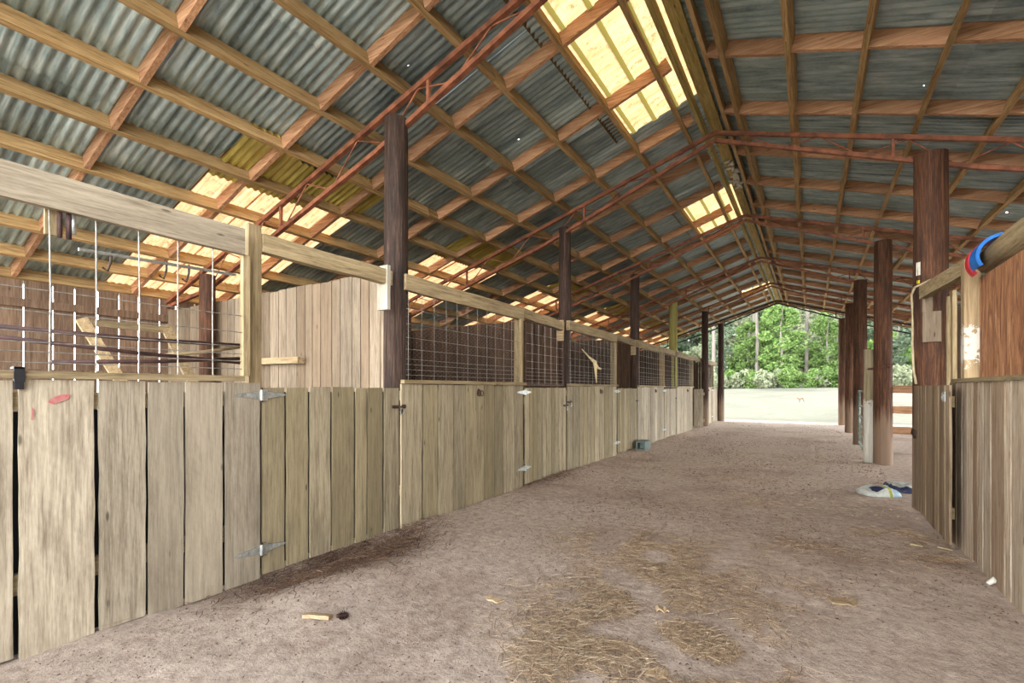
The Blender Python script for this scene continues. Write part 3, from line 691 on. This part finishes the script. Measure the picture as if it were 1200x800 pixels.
# concrete block
mb = MB(); bx, by = -3.06, 10.25
for a, b in (((-.1, -.2, 0), (.1, .2, .035)), ((-.1, -.2, .165), (.1, .2, .2)), ((-.1, -.2, .035), (-.065, .2, .165)), ((.065, -.2, .035), (.1, .2, .165)), ((-.065, -.02, .035), (.065, .02, .165))):
    mb.box((bx+a[0], by+a[1], gz(bx, by)+a[2]-.0), (bx+b[0], by+b[1], gz(bx, by)+b[2]), .5)
tag(mb.build('concrete_block', M['block']), 'grey-green hollow concrete block on the dirt against the left gates', 'block')

# ------------------------------------------------------------------ right side
def Yr(px, R):
    r = (px-600)/561; c = math.cos(math.radians(31.95)); s = math.sin(math.radians(31.95)); return R*(c+r*s)/(r*c-s)
t = thing('stall_barrier', (1.04, 2.5, 0), 'worn grey board stall front on the right, running past the camera', 'stall wall')
mb = MB(); boards(mb, 1.045, -1.3, 5.6, .0, 1.355, wmin=.1, wmax=.19, wob=.02); mb.build('boarding', M['rightboard'], t)
mb = MB(); 
for z in (.35, 1.25): mb.beam((1.08, -1.3, z), (1.08, 5.5, z), .035, .09, seg=6, jit=.004)
mb.build('back_rail', M['boardy'], t)
MB().beam((1.06, -1.3, 1.372), (1.06, 5.45, 1.372), .09, .03, seg=12, jit=.01).build('cap_rail', M['boardy'], t)
t = thing('stall_gate', (.94, 5.8, 0), 'board gate of the right stall beside the thick pole', 'gate')
GX = .935
mb = MB(); boards(mb, GX, 5.03, Yr(1072, GX), .07, 1.335, wmin=.09, wmax=.15, wob=.004); mb.build('boarding', M['rightgate'], t)
mb = MB()
for z in (.3, 1.2): mb.beam((GX+.03, 5.14, z), (GX+.03, Yr(1072, GX)-.03, z), .035, .09)
mb.build('back_rail', M['boardy'], t)
h = MB(); yl = Yr(1073, GX)-.05
h.tube([(GX-.016, yl-.06, .86), (GX-.03, yl, .88), (GX-.03, yl+.05, .84), (GX-.018, yl-.02, .80), (GX-.016, yl-.06, .86)], .012, 8, rough=.2); h.box((GX-.022, yl-.09, .82), (GX-.013, yl+.04, .87)); h.build('bolt_latch', M['iron'], t)
h = MB(); h.tube([(GX-.022, 5.16+.03*math.cos(a), 1.24+.03*math.sin(a)) for a in [2*PI*i/12 for i in range(13)]], .006, 6, cap=False); h.box((GX-.018, 5.12, 1.2), (GX-.012, 5.2, 1.28)); h.build('tie_ring', M['galv'], t)
mb = MB(); mb.tube([(1.16, 4.98-.62*q, 2.265+.01*math.sin(q)) for q in range(11)], [.096+.004*math.sin(q*1.7) for q in range(11)], 14, rough=.06)
tag(mb.build('header_beam', M['boardy'], smooth=True), 'thick rounded header log over the plywood at upper right', 'beam')
mb = MB(); mb.beam((1.0, 6.52, 2.31), (1.13, 5.34, 2.33), .07, .13, seg=3, jit=.005)
tag(mb.build('gate_header', M['boardy']), 'short sawn beam over the right gate, from the thick pole to the square post', 'beam')
mb = MB(); mb.beam((1.125, 5.33, 0), (1.115, 5.33, 2.36), .10, .10, up=(1, 0, 0), seg=10, jit=.012, tint=.5)
tag(mb.build('square_post', M['paintpost']), 'rough square post with peeling white paint on the right', 'post')
mb = MB(); mb.box((1.125, -1.2, 1.39), (1.137, 5.12, 2.172)); 
tag(mb.build('plywood_sheet', M['plywood']), 'orange-brown plywood sheet closing the upper right stall front', 'panel')
for k_, (yy, xx, ww) in enumerate(((6.32, 1.16, .045), (5.98, 1.135, .08), (5.17, 1.22, .10))):
    mb = MB(); mb.beam((xx, yy, 0), (xx, yy, 2.22), ww, .03, up=(1, 0, 0), seg=4, jit=.008)
    tag(mb.build('upright_board', M['squarepost' if k_ < 2 else 'darkboard']), ['narrow upright strip standing right behind the thick pole', 'upright board between the thick pole and the painted post', 'dark upright board between painted post and plywood'][k_], 'board', 'uprights behind the right gate')
mb = MB(); c_ = 6.8-.155
mb.beam((1.085, 6.625, 1.80), (1.085, 6.625, 2.12), .15, .03, up=(.16, 1, 0), tint=.5, seg=3, jit=.003); mb.beam((1.05, 6.625, 2.12), (1.05, 6.625, 2.27), .085, .03, up=(.16, 1, 0), tint=.5)
tag(mb.build('nailed_board', M['divider']), 'short board block nailed to the thick right pole', 'board')
for k_, (z0, z1, mm, lab, ww) in enumerate(((2.53, 2.67, 'white', 'small white rectangular tag on the thick right pole', .045), (2.44, 2.475, 'yellow', 'small yellow tag on the thick right pole below the white one', .03))):
    n_ = Vector((-.78, -.623, 0)).normalized(); p = Vector((1.105, 6.8, 0))+n_*.149
    mb = MB(); mb.beam(p+Vector((0, 0, z0)), p+Vector((0, 0, z1)), ww, .006, up=n_)
    tag(mb.build('pole_tag', M[mm]), lab, 'tag')
# rope round the pole
mb = MB(); pts = []
for q in range(9):
    a = math.radians(-30-q*17); pts.append((1.13+.172*math.cos(a), 6.8+.172*math.sin(a), 2.42-.014*q))
pts = [(1.24, 6.35, 2.40)]+[(1.06+.0, 6.55, 2.44)]+[(.955, 6.68, 2.40), (.94, 6.78, 2.33), (.955, 6.80, 2.1), (.945, 6.76, 1.8), (.95, 6.72, 1.5), (.965, 6.68, 1.36)]
mb.tube(pts, .012, 8); tag(mb.build('hanging_rope', M['rope'], smooth=True), 'cream rope looped past the thick right pole and hanging down', 'rope')
# halter straps over the log
def strap(yc, mat, lab, r, a0, a1, w_):
    mb = MB(); n = 16; vs = []
    for i in range(n+1):
        a = math.radians(a0+(a1-a0)*i/n)
        for rr in (r, r+.022):
            for dy in (-w_/2, w_/2): vs.append((1.16+rr*math.cos(a), yc+dy, 2.265+rr*math.sin(a)*1.0))
    fs = [(0, 1, 3, 2), (4*n, 4*n+2, 4*n+3, 4*n+1)]
    for i in range(n):
        b = 4*i
        fs += [(b, b+4, b+5, b+1), (b+2, b+3, b+7, b+6), (b, b+2, b+6, b+4), (b+1, b+5, b+7, b+3)]
    mb.add(vs, fs); return tag(mb.build('halter_strap', M[mat], smooth=False), lab, 'strap')
strap(4.80, 'blue', 'bright blue nylon strap draped over the end of the header log', .125, 30, 212, .17)
strap(4.95, 'red', 'red nylon strap draped on the header log behind the blue one', .128, 60, 225, .08)
# second-rank: pale post, chain, tube gate, rails
px_, py_ = ground(1018.5, 542)
mb = MB(); mb.tube([(px_, py_, -.02+2.02*q/8) for q in range(9)], [.088, .086, .084, .084, .083, .083, .08, .08, .08], 18, rough=.05)
m = NT('half_painted_post'); v = m.coords((12, 12, 1)); g = m.noise(v, 1.7, 6, .6, .3)
colA = m.ramp(g, [(.3, (112, 100, 76)), (.7, (164, 150, 120))]); colB = m.ramp(g, [(.3, (176, 172, 160)), (.7, (216, 212, 200))])
tcn = m.n('ShaderNodeTexCoord'); sx = m.n('ShaderNodeSeparateXYZ'); m.l(tcn.outputs['Object'], sx.inputs[0])
msk = m.math('LESS_THAN', m.math('ADD', sx.outputs['Z'], m.math('MULTIPLY', m.noise(tcn.outputs['Object'], 6, 5), .7)), 1.45)
m.l(m.mix(msk, colA, colB), m.b.inputs['Base Color']); m.b.inputs['Roughness'].default_value = .85
tag(mb.build('gate_post', m.mat, smooth=True), 'shorter pale grey post whitened at its foot, chained to the reddish pole', 'post')
t = mb = MB(); p0 = Vector((px_-.02, py_-.085, 1.66)); p1 = Vector((1.06, 10.4-.145, 1.69)); 
for q in range(13):
    p = p0.lerp(p1, q/12); p.z -= .015*math.sin(PI*q/12); d = (p1-p0).normalized()*.028; u = Vector((0, 0, .014)) if q % 2 else Vector((0, .014, 0))
    mb.tube([p-d, p-d*.5+u, p+d*.5+u, p+d, p+d*.5-u, p-d*.5-u, p-d], .0045, 5, cap=False)
mb.box((1.10, 10.23, 1.66), (1.17, 10.25, 1.73))
tag(mb.build('gate_chain', M['chain'], smooth=True), 'rusty chain between the pale post and the reddish pole', 'chain')
gxp, gyp = ground(1008, 524)
t = thing('tube_gate', (gxp, gyp, .0), 'grey-green tubular metal gate seen edge-on behind the pale post', 'gate')
ga = Vector((.86, 10.95, 0)); gb_ = Vector((.93, 13.3, 0))
fr = MB()
for p in (ga, gb_): fr.tube([p+Vector((0, 0, .04)), p+Vector((0, 0, 1.28))], .022, 10)
for z in (.12, 1.26): fr.tube([ga+Vector((0, 0, z)), gb_+Vector((0, 0, z))], .022, 10)
fr.build('frame', M['greenmetal'], t, smooth=True)
for z in (.32, .52, .72, .95): MB().tube([ga+Vector((0, 0, z)), gb_+Vector((0, 0, z))], .016, 8).build('bar', M['greenmetal'], t, smooth=True)
for z, lab in ((1.30, 'top'), (.95, 'middle'), (.60, 'bottom')):
    mb = MB(); mb.beam((1.16, 10.42, z), (5.7, 10.42, z-.01), .035, .125, seg=8, jit=.008)
    tag(mb.build('fence_rail', M['rafter']), '%s rail of the brown fence between reddish pole and right gate' % lab, 'fence rail', 'fence rails on the right')
# divider of the right stall
t = thing('stall_divider', (3.6, 6.9, 0), 'board wall closing the far side of the right stall', 'stall wall')
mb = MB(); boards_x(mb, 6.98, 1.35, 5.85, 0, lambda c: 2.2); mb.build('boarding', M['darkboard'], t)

# ------------------------------------------------------------------ small things on the floor
def bag(cx, cy, lx, ly, hgt, rz, mat_idx, mats, label, seed):
    n = 22; m_ = 14; vs = []; fs = []; mi = []
    for j in range(m_+1):
        for i in range(n+1):
            u = i/n*2-1; v_ = j/m_*2-1; e = max(0, 1-abs(u)**3)*max(0, 1-abs(v_)**3)
            x = u*lx/2*(1-.12*v_*v_); y = v_*ly/2*(1-.25*abs(u)**2)
            z = hgt*e**.5*(1+.5*noise.noise((u*2.2+seed, v_*2.2, seed)))+.014*noise.noise((u*7, v_*7, seed))*e
            c, s = math.cos(rz), math.sin(rz); X = cx+x*c-y*s; Y = cy+x*s+y*c
            vs.append((X, Y, gz(X, Y)+.006+max(z, 0)))
    w_ = n+1; mb = MB()
    mb.add(vs, [(j*w_+i, j*w_+i+1, j*w_+w_+i+1, j*w_+w_+i) for j in range(m_) for i in range(n)], .5)
    mb.m = [mat_idx(i/n, j/m_) for j in range(m_) for i in range(n)]
    o = mb.build('feed_bag', [M[k] for k in mats], smooth=True)
    sol = o.modifiers.new('solid', 'SOLIDIFY'); sol.thickness = .006; sol.offset = -1
    return tag(o, label, 'bag')
X, Y = ground(1029, 579)
bag(X, Y, .42, .40, .10, .45, lambda u, v_: (1 if (.18 < u < .5 and .12 < v_ < .38) else (2 if .5 < u < .62 and v_ < .5 else (3 if u > .64 else 0))), ['bagwhite', 'bagnavy', 'baggreen', 'bagblue'], 'crumpled feed bag with dark blue and yellow-green print lying in the aisle', 3)
X, Y = ground(1056, 574)
bag(X, Y, .36, .50, .085, .1, lambda u, v_: (1 if (v_ > .93 or u < .1 or v_ < .14) else 0), ['bagwhite', 'bagnavy'], 'flat white feed bag with a navy border beside the crumpled one', 8)
X, Y = ground(374, 726)
mb = MB(); mb.beam((X-.075, Y-.04, gz(X, Y)+.016), (X+.075, Y+.02, gz(X, Y)+.02), .045, .02, seg=6, jit=.012, up=(.1, .2, 1))
tag(mb.build('wood_scrap', M['chip']), 'pale splintered wood scrap on the sand beside the pine cone', 'wood scrap')
X, Y = ground(401, 727); mb = MB(); g0 = gz(X, Y)+.022
ax = Vector((.85, .5, .1)).normalized()
for q in range(64):
    f = q/63; a = q*2.399; rr = .026*math.sin(PI*(.12+.8*f)); s1, s2 = perp(ax, Vector((0, 0, 1)))
    c = Vector((X, Y, g0))+ax*(f-.5)*.06; o_ = (s1*math.cos(a)+s2*math.sin(a)); tip = c+o_*rr+ax*.006
    sd = ax.cross(o_)*.006
    mb.add([c+sd, c-sd, tip-sd*.8, tip+sd*.8, tip+ax*.004], [(0, 1, 2, 3), (3, 2, 4)])
mb.tube([Vector((X, Y, g0))-ax*.03, Vector((X, Y, g0))+ax*.028], [.012, .008], 8)
tag(mb.build('pine_cone', M['pinecone']), 'small dark pine cone on the sand', 'pine cone')
for k_, (px, py, L_, W_, rz, lab) in enumerate(((580, 703, .12, .05, -.3, 'tan bark flake left of the straw patch'), (776, 717, .07, .05, .4, 'small tan chip on the straw in mid aisle'), (770, 791, .10, .06, .2, 'brown bark chip at the bottom edge of the straw'), (987, 705, .14, .09, .3, 'pale wood flake on the bare sand at right'))):
    X, Y = ground(px, py); mb = MB(); c, s = math.cos(rz)*L_/2, math.sin(rz)*L_/2
    mb.beam((X-c, Y-s, gz(X, Y)+.008), (X+c, Y+s, gz(X, Y)+.012), W_, .009, seg=5, jit=.02)
    tag(mb.build('bark_chip', M['chip']), lab, 'wood chip')
X, Y = ground(1158, 686)
mb = MB(); mb.tube([(X, Y, gz(X, Y)+.01), (X+.03, Y+.02, gz(X, Y)+.03), (X+.06, Y+.05, gz(X, Y)+.012)], [.012, .022, .012], 8, rough=.6)
tag(mb.build('white_scrap', M['white'], smooth=True), 'small white crumpled scrap at the foot of the right boards', 'litter')
for k_, (p, q) in enumerate((((1067, 638.5), (1081, 640)), ((1099, 637.5), (1116, 639)))):
    X, Y = ground(*p); X2, Y2 = ground(*q); mb = MB(); mb.tube([(X, Y, gz(X, Y)+.012), (X2, Y2, gz(X2, Y2)+.014)], .006, 6)
    tag(mb.build('dry_stem', M['cloth'], smooth=True), ['pale dry stem on the sand, the left one near the right gate', 'pale dry stem on the sand touching the right boards'][k_], 'twig')

# ------------------------------------------------------------------ straw, litter
def strands(name, spots, n, lmin, lmax, wd, mat, label, lift=.012):
    mb = MB(); tot = sum(s[5] for s in spots)
    vs = []; fs = []; ts = []
    for s in spots:
        for _ in range(int(n*s[5]/tot)):
            r = random.gauss(0, .68); r2 = random.gauss(0, .68)
            X = s[0]+r*s[2]*math.cos(s[4])-r2*s[3]*math.sin(s[4]); Y = s[1]+r*s[2]*math.sin(s[4])+r2*s[3]*math.cos(s[4])
            if X > 1.02 or X < -3.2: 
                if not (s[0] < -3.0 and X > -4.2): continue
            if s[0] > -3.0 and noise.noise((X*3.1, Y*3.1, 2)) < -.12: continue
            a = random.uniform(0, PI)+.3; L = random.uniform(lmin, lmax); dx, dy = math.cos(a)*L/2, math.sin(a)*L/2
            z = gz(X, Y)+.004+abs(random.gauss(0, lift)); tz = random.uniform(-.006, .006); w_ = wd*random.uniform(.6, 1.3)
            nx_, ny_ = -math.sin(a)*w_, math.cos(a)*w_
            b = len(vs); bend = random.uniform(-.15, .15)*L
            mx, my = X-math.sin(a)*bend, Y+math.cos(a)*bend
            vs += [(X-dx-nx_, Y-dy-ny_, z-tz), (X-dx+nx_, Y-dy+ny_, z-tz), (mx-nx_, my-ny_, z+.003), (mx+nx_, my+ny_, z+.003), (X+dx-nx_, Y+dy-ny_, z+tz), (X+dx+nx_, Y+dy+ny_, z+tz), (mx, my, z+.003+w_*1.2)]
            fs += [(b, b+2, b+3, b+1), (b+2, b+4, b+5, b+3), (b, b+6, b+2), (b+6, b+4, b+2)]; tt = random.random(); ts += [tt]*4
    mb.v = [Vector(v) for v in vs]; mb.f = fs; mb.t = ts; mb.m = [0]*len(fs)
    return tag(mb.build(name, mat), label, name.split('_')[0], kind='stuff')
def sp_(px, py, rx, ry, rot, wt): X, Y = ground(px, py); return (X, Y, rx, ry, rot, wt)
A = math.radians(60)
strands('straw_litter', [sp_(745, 640, .55, .35, .3, 6), sp_(790, 670, .5, .4, .3, 6), sp_(720, 700, .45, .3, .5, 5), sp_(690, 745, .35, .25, .4, 5), sp_(780, 740, .4, .3, 1.2, 5), sp_(850, 780, .35, .2, 1.2, 5), sp_(660, 785, .25, .2, 0, 2.5), sp_(900, 590, .6, .3, .2, 2),
        sp_(930, 640, .5, .2, .2, 1.5), sp_(1050, 628, .5, .14, .2, 2.2), sp_(870, 560, .7, .4, .2, 2), sp_(820, 595, .8, .3, .2, 1.0), sp_(1125, 660, .3, .25, .8, 1.5), sp_(900, 535, 1.2, .6, .1, 2), sp_(820, 545, 1.2, .8, .1, 1.5), sp_(930, 700, .5, .2, .9, 1.2), sp_(900, 510, 1.8, 1.5, .1, 2)],
        26000, .03, .13, .0012, M['straw'], 'loose straw strewn in patches over the sandy aisle')
strands('hay_pile', [(-3.16, 2.62, .36, .62, 0, 5), (-3.35, 6.3, .3, .7, 0, 1.2)], 9000, .03, .12, .0018, M['litter'], 'dark chaff and hay in the hollow under the gate', .018)
mb = MB()
for _ in range(15000):
    Y = .6+abs(random.gauss(0, 7)); X = random.uniform(-3.15, .98)
    if Y > 22 or noise.noise((X*.9, Y*.9, 8)) < -.08+random.uniform(-.2, .2): continue
    s = random.uniform(.003, .009)*(1+Y*.13); z = gz(X, Y)+.002; a = random.uniform(0, 6.28); c, q = math.cos(a)*s, math.sin(a)*s
    mb.add([(X-c, Y-q, z), (X+q*.5, Y-c*.5, z+s*.1), (X+c, Y+q, z), (X, Y, z+s*.5)], [(0, 1, 3), (1, 2, 3), (2, 0, 3)])
tag(mb.build('floor_litter', M['litter']), 'scattered dark bits of bark and dung on the sandy aisle', 'litter', kind='stuff')
mb = MB()
for _ in range(2200):
    Y = random.uniform(6, 21); X = random.uniform(-2.9, .9)
    s = random.uniform(.008, .02); z = gz(X, Y)+.004; a = random.uniform(0, 6.28); c, q = math.cos(a)*s, math.sin(a)*s
    mb.add([(X-c, Y-q, z), (X+q*.5, Y-c*.5, z+s*.1), (X+c, Y+q, z), (X, Y, z+s*.4)], [(0, 1, 3), (1, 2, 3), (2, 0, 3)])
tag(mb.build('wood_shavings', M['cloth']), 'pale wood shavings scattered over the far half of the aisle', 'wood shavings', kind='stuff')

# ------------------------------------------------------------------ outside: trees, shrubs
def crown_mesh(nm, n, H, R, z0, leaf, mat, shape, seed):
    rnd = random.Random(seed); mb = MB(); cl = []
    for _ in range(shape):
        f = rnd.random(); z = z0+(H-z0)*f; rr = R*math.sin(PI*min(1, .18+.82*(1-f)))**.7*(1.15-f*.75)
        a = rnd.uniform(0, 6.28); d = rr*math.sqrt(rnd.random()); cl.append((d*math.cos(a), d*math.sin(a), z, R*rnd.uniform(.18, .38)))
    vs = []; fs = []; ts = []
    for _ in range(n):
        c = rnd.choice(cl); u = Vector((rnd.gauss(0, 1), rnd.gauss(0, 1), rnd.gauss(0, 1))).normalized()*c[3]*rnd.uniform(.6, 1.05)
        p = Vector(c[:3])+u*Vector((1, 1, .7)).x; p.z = c[2]+u.z*.75
        a = Vector((rnd.gauss(0, 1), rnd.gauss(0, 1), rnd.gauss(0, .6))).normalized()*leaf; b_ = a.cross(Vector((rnd.gauss(0, 1), rnd.gauss(0, 1), rnd.gauss(0, 1)))).normalized()*leaf*.55
        k = len(vs); vs += [p-a, p+b_, p+a, p-b_]; fs.append((k, k+1, k+2, k+3)); ts.append(min(1, max(0, .5+rnd.gauss(0, .22))))
    mb.v = vs; mb.f = fs; mb.t = ts; mb.m = [0]*len(fs)
    me = bpy.data.meshes.new(nm); me.from_pydata([tuple(v) for v in vs], [], fs); at = me.attributes.new('tint', 'FLOAT', 'FACE'); at.data.foreach_set('value', ts); me.materials.append(mat); me.update(); return me
def trunk_mesh(nm, H, r, seed, branches=6, zb=.3):
    rnd = random.Random(seed); mb = MB(); n = 8
    pts = [(.15*rnd.uniform(-1, 1)*i/n, .15*rnd.uniform(-1, 1)*i/n, -.3+(H+.3)*i/n) for i in range(n+1)]
    mb.tube(pts, [r*(1.1-.85*i/n) for i in range(n+1)], 8, tint=.5)
    for _ in range(branches):
        f = rnd.uniform(zb, .92); z = H*f; a = rnd.uniform(0, 6.28); L = H*.22*(1.15-f)
        mb.tube([(0, 0, z), (L*.5*math.cos(a), L*.5*math.sin(a), z+L*.25), (L*math.cos(a), L*math.sin(a), z+L*.6)], [r*.35, r*.22, r*.08], 5, tint=.5)
    me = bpy.data.meshes.new(nm); me.from_pydata([tuple(v) for v in mb.v], [], mb.f); at = me.attributes.new('tint', 'FLOAT', 'FACE'); at.data.foreach_set('value', mb.t); me.materials.append(M['bark']); me.update(); return me
CR = {'broad': [crown_mesh('crown', 5200, 9.5, 2.7, 1.2, .20, M['leaf1'], 46, s) for s in (1, 2)], 'grey': [crown_mesh('crown', 5200, 12, 2.6, 2.5, .20, M['leaf2'], 44, s) for s in (3, 4)],
      'pale': [crown_mesh('crown', 3600, 12, 3.0, 3.0, .19, M['leaf3'], 40, s) for s in (5, 6)], 'pine': [crown_mesh('crown', 2600, 21, 2.2, 12.5, .22, M['leaf2'], 26, s) for s in (7, 8)],
      'shrub': [crown_mesh('foliage', 1800, 1.9, 1.5, .1, .13, M['leaf1'], 22, 9), crown_mesh('foliage', 1800, 1.6, 1.5, .1, .13, M['leaf3'], 22, 10)]}
TR = {'broad': trunk_mesh('trunk', 8.6, .16, 1), 'grey': trunk_mesh('trunk', 11, .16, 2), 'pale': trunk_mesh('trunk', 11, .15, 3), 'pine': trunk_mesh('trunk', 20, .2, 4, 12, .35), 'shrub': trunk_mesh('stem', 1.3, .04, 5, 8, .1)}
def tree(kind, x, y, sc, label, cat='tree', group=None):
    o = bpy.data.objects.new({'shrub': 'field_shrub', 'pine': 'pine_tree'}.get(kind, 'leafy_tree'), None); C.objects.link(o)
    o.location = (x, y, fz(x, y)); o.rotation_euler = (0, 0, random.uniform(0, 6.28)); o.scale = (sc, sc, sc*random.uniform(.92, 1.08)); tag(o, label, cat, group)
    for me, nm in ((random.choice(CR[kind]), 'foliage' if kind == 'shrub' else 'crown'), (TR[kind], 'stem' if kind == 'shrub' else 'trunk')):
        c = bpy.data.objects.new(nm, me); C.objects.link(c); c.parent = o
tree('broad', -2.6, 58, 1.02, 'bright green leafy tree standing out right of centre in the far opening')
tree('broad', -6.0, 60, .72, 'small bright green tree at the middle of the far tree line')
tree('broad', -4.6, 66, .85, 'rounded green tree behind the small one in the far tree line')
tree('broad', 1.5, 60, .8, 'green leafy tree beside the right poles in the far opening')
tree('grey', -9.2, 62, .8, 'grey-green tree at the left edge of the far opening')
tree('pale', -8.0, 68, .9, 'pale leafy tree left in the far opening')
tree('pale', -.2, 70, .95, 'pale leafy tree behind the bright green one')
tree('grey', -5.6, 74, 1.1, 'tall grey-green tree deep in the far woods')
tree('pale', 3.2, 66, .9, 'pale tree seen between the right poles')
tree('grey', 7.3, 60, .9, 'grey-green tree seen over the brown fence rails')
tree('broad', 9.4, 57, .72, 'green tree seen right of the reddish pole')
for x, y, lab in ((-9.0, 56, 'slim pale pine trunk left in the far opening'), (-5.7, 63, 'dark straight pine trunk left of centre in the far opening'), (-5.0, 59, 'grey straight pine trunk near the centre of the far opening'), (-.35, 61, 'grey pine trunk right of the bright green tree'), (4.4, 66, 'pine beyond the right poles')):
    tree('pine', x, y, 1, lab, 'tree', 'pines in the far opening')
rx = random.Random(5)
for i in range(26):
    tree(rx.choice(['pale', 'grey', 'pale']), -26+i*2.1+rx.uniform(-.5, .5), 88+rx.uniform(0, 5), rx.uniform(1.25, 1.5), 'pale tree in the last row of the woods beyond the field', 'tree', 'last row of the woods')
for i in range(44):
    x = (-44+i*6.5 if i < 14 else -26+(i-14)*1.75)+rx.uniform(-1, 1); y = 72+rx.uniform(0, 14)
    tree(rx.choice(['grey', 'pale', 'grey', 'pale', 'pine']), x, y, rx.uniform(.95, 1.3), 'hazy tree in the back of the woods beyond the field', 'tree', 'trees in the back of the woods')
for i in range(14):
    x = (-46+i*2.6) if i < 12 else 12+3*(i-11); y = 60+rx.uniform(0, 9)
    if x > -12 and x < 11: x += 28
    tree(rx.choice(['broad', 'grey', 'pale']), x, y, rx.uniform(.8, 1.1), 'tree along the edge of the woods, hidden by the barn from the aisle', 'tree', 'trees along the edge of the woods')
for i in range(24):
    x = -13+i*1.15+rx.uniform(-.3, .3); y = 53.5+rx.uniform(0, 2.5)
    tree('shrub', x, y, rx.uniform(.75, 1.1), 'low shrub across the field, %s from the left in the hedge line' % (ORD+['twenty-first', 'twenty-second', 'twenty-third', 'twenty-fourth'])[i], 'shrub', 'shrubs along the field edge')
for i in range(22):
    tree('shrub', -22+i*2.0+rx.uniform(-.4, .4), 69+rx.uniform(0, 2), rx.uniform(2.1, 2.7), 'tall pale bush in the understory beneath the trees beyond the field', 'shrub', 'understory bushes in the woods')
for i in range(12):
    if 0: tree(rx.choice(['grey', 'broad']), -42+rx.uniform(-3, 3), -12+i*6, 1, 'tree standing left of the barn beyond its outer wall', 'tree', 'trees left of the barn')
    if 0: tree(rx.choice(['grey', 'broad']), 44+rx.uniform(-3, 3), -12+i*6, 1, 'tree standing far right of the barn', 'tree', 'trees right of the barn')
X, Y = ground(912, 478); Y = 36; X = -.55
mb = MB(); g0 = fz(X, Y)
mb.tube([(X-.22, Y, g0+.30), (X-.05, Y, g0+.2), (X+.12, Y, g0+.28), (X+.2, Y, g0+.02)], [.025, .07, .05, .02], 7, rough=.3)
mb.tube([(X-.05, Y, g0+.2), (X-.06, Y+.1, g0)], [.03, .015], 6)
tag(mb.build('dead_branch', M['pole']), 'small dark dead branch lying out in the pale field', 'branch')
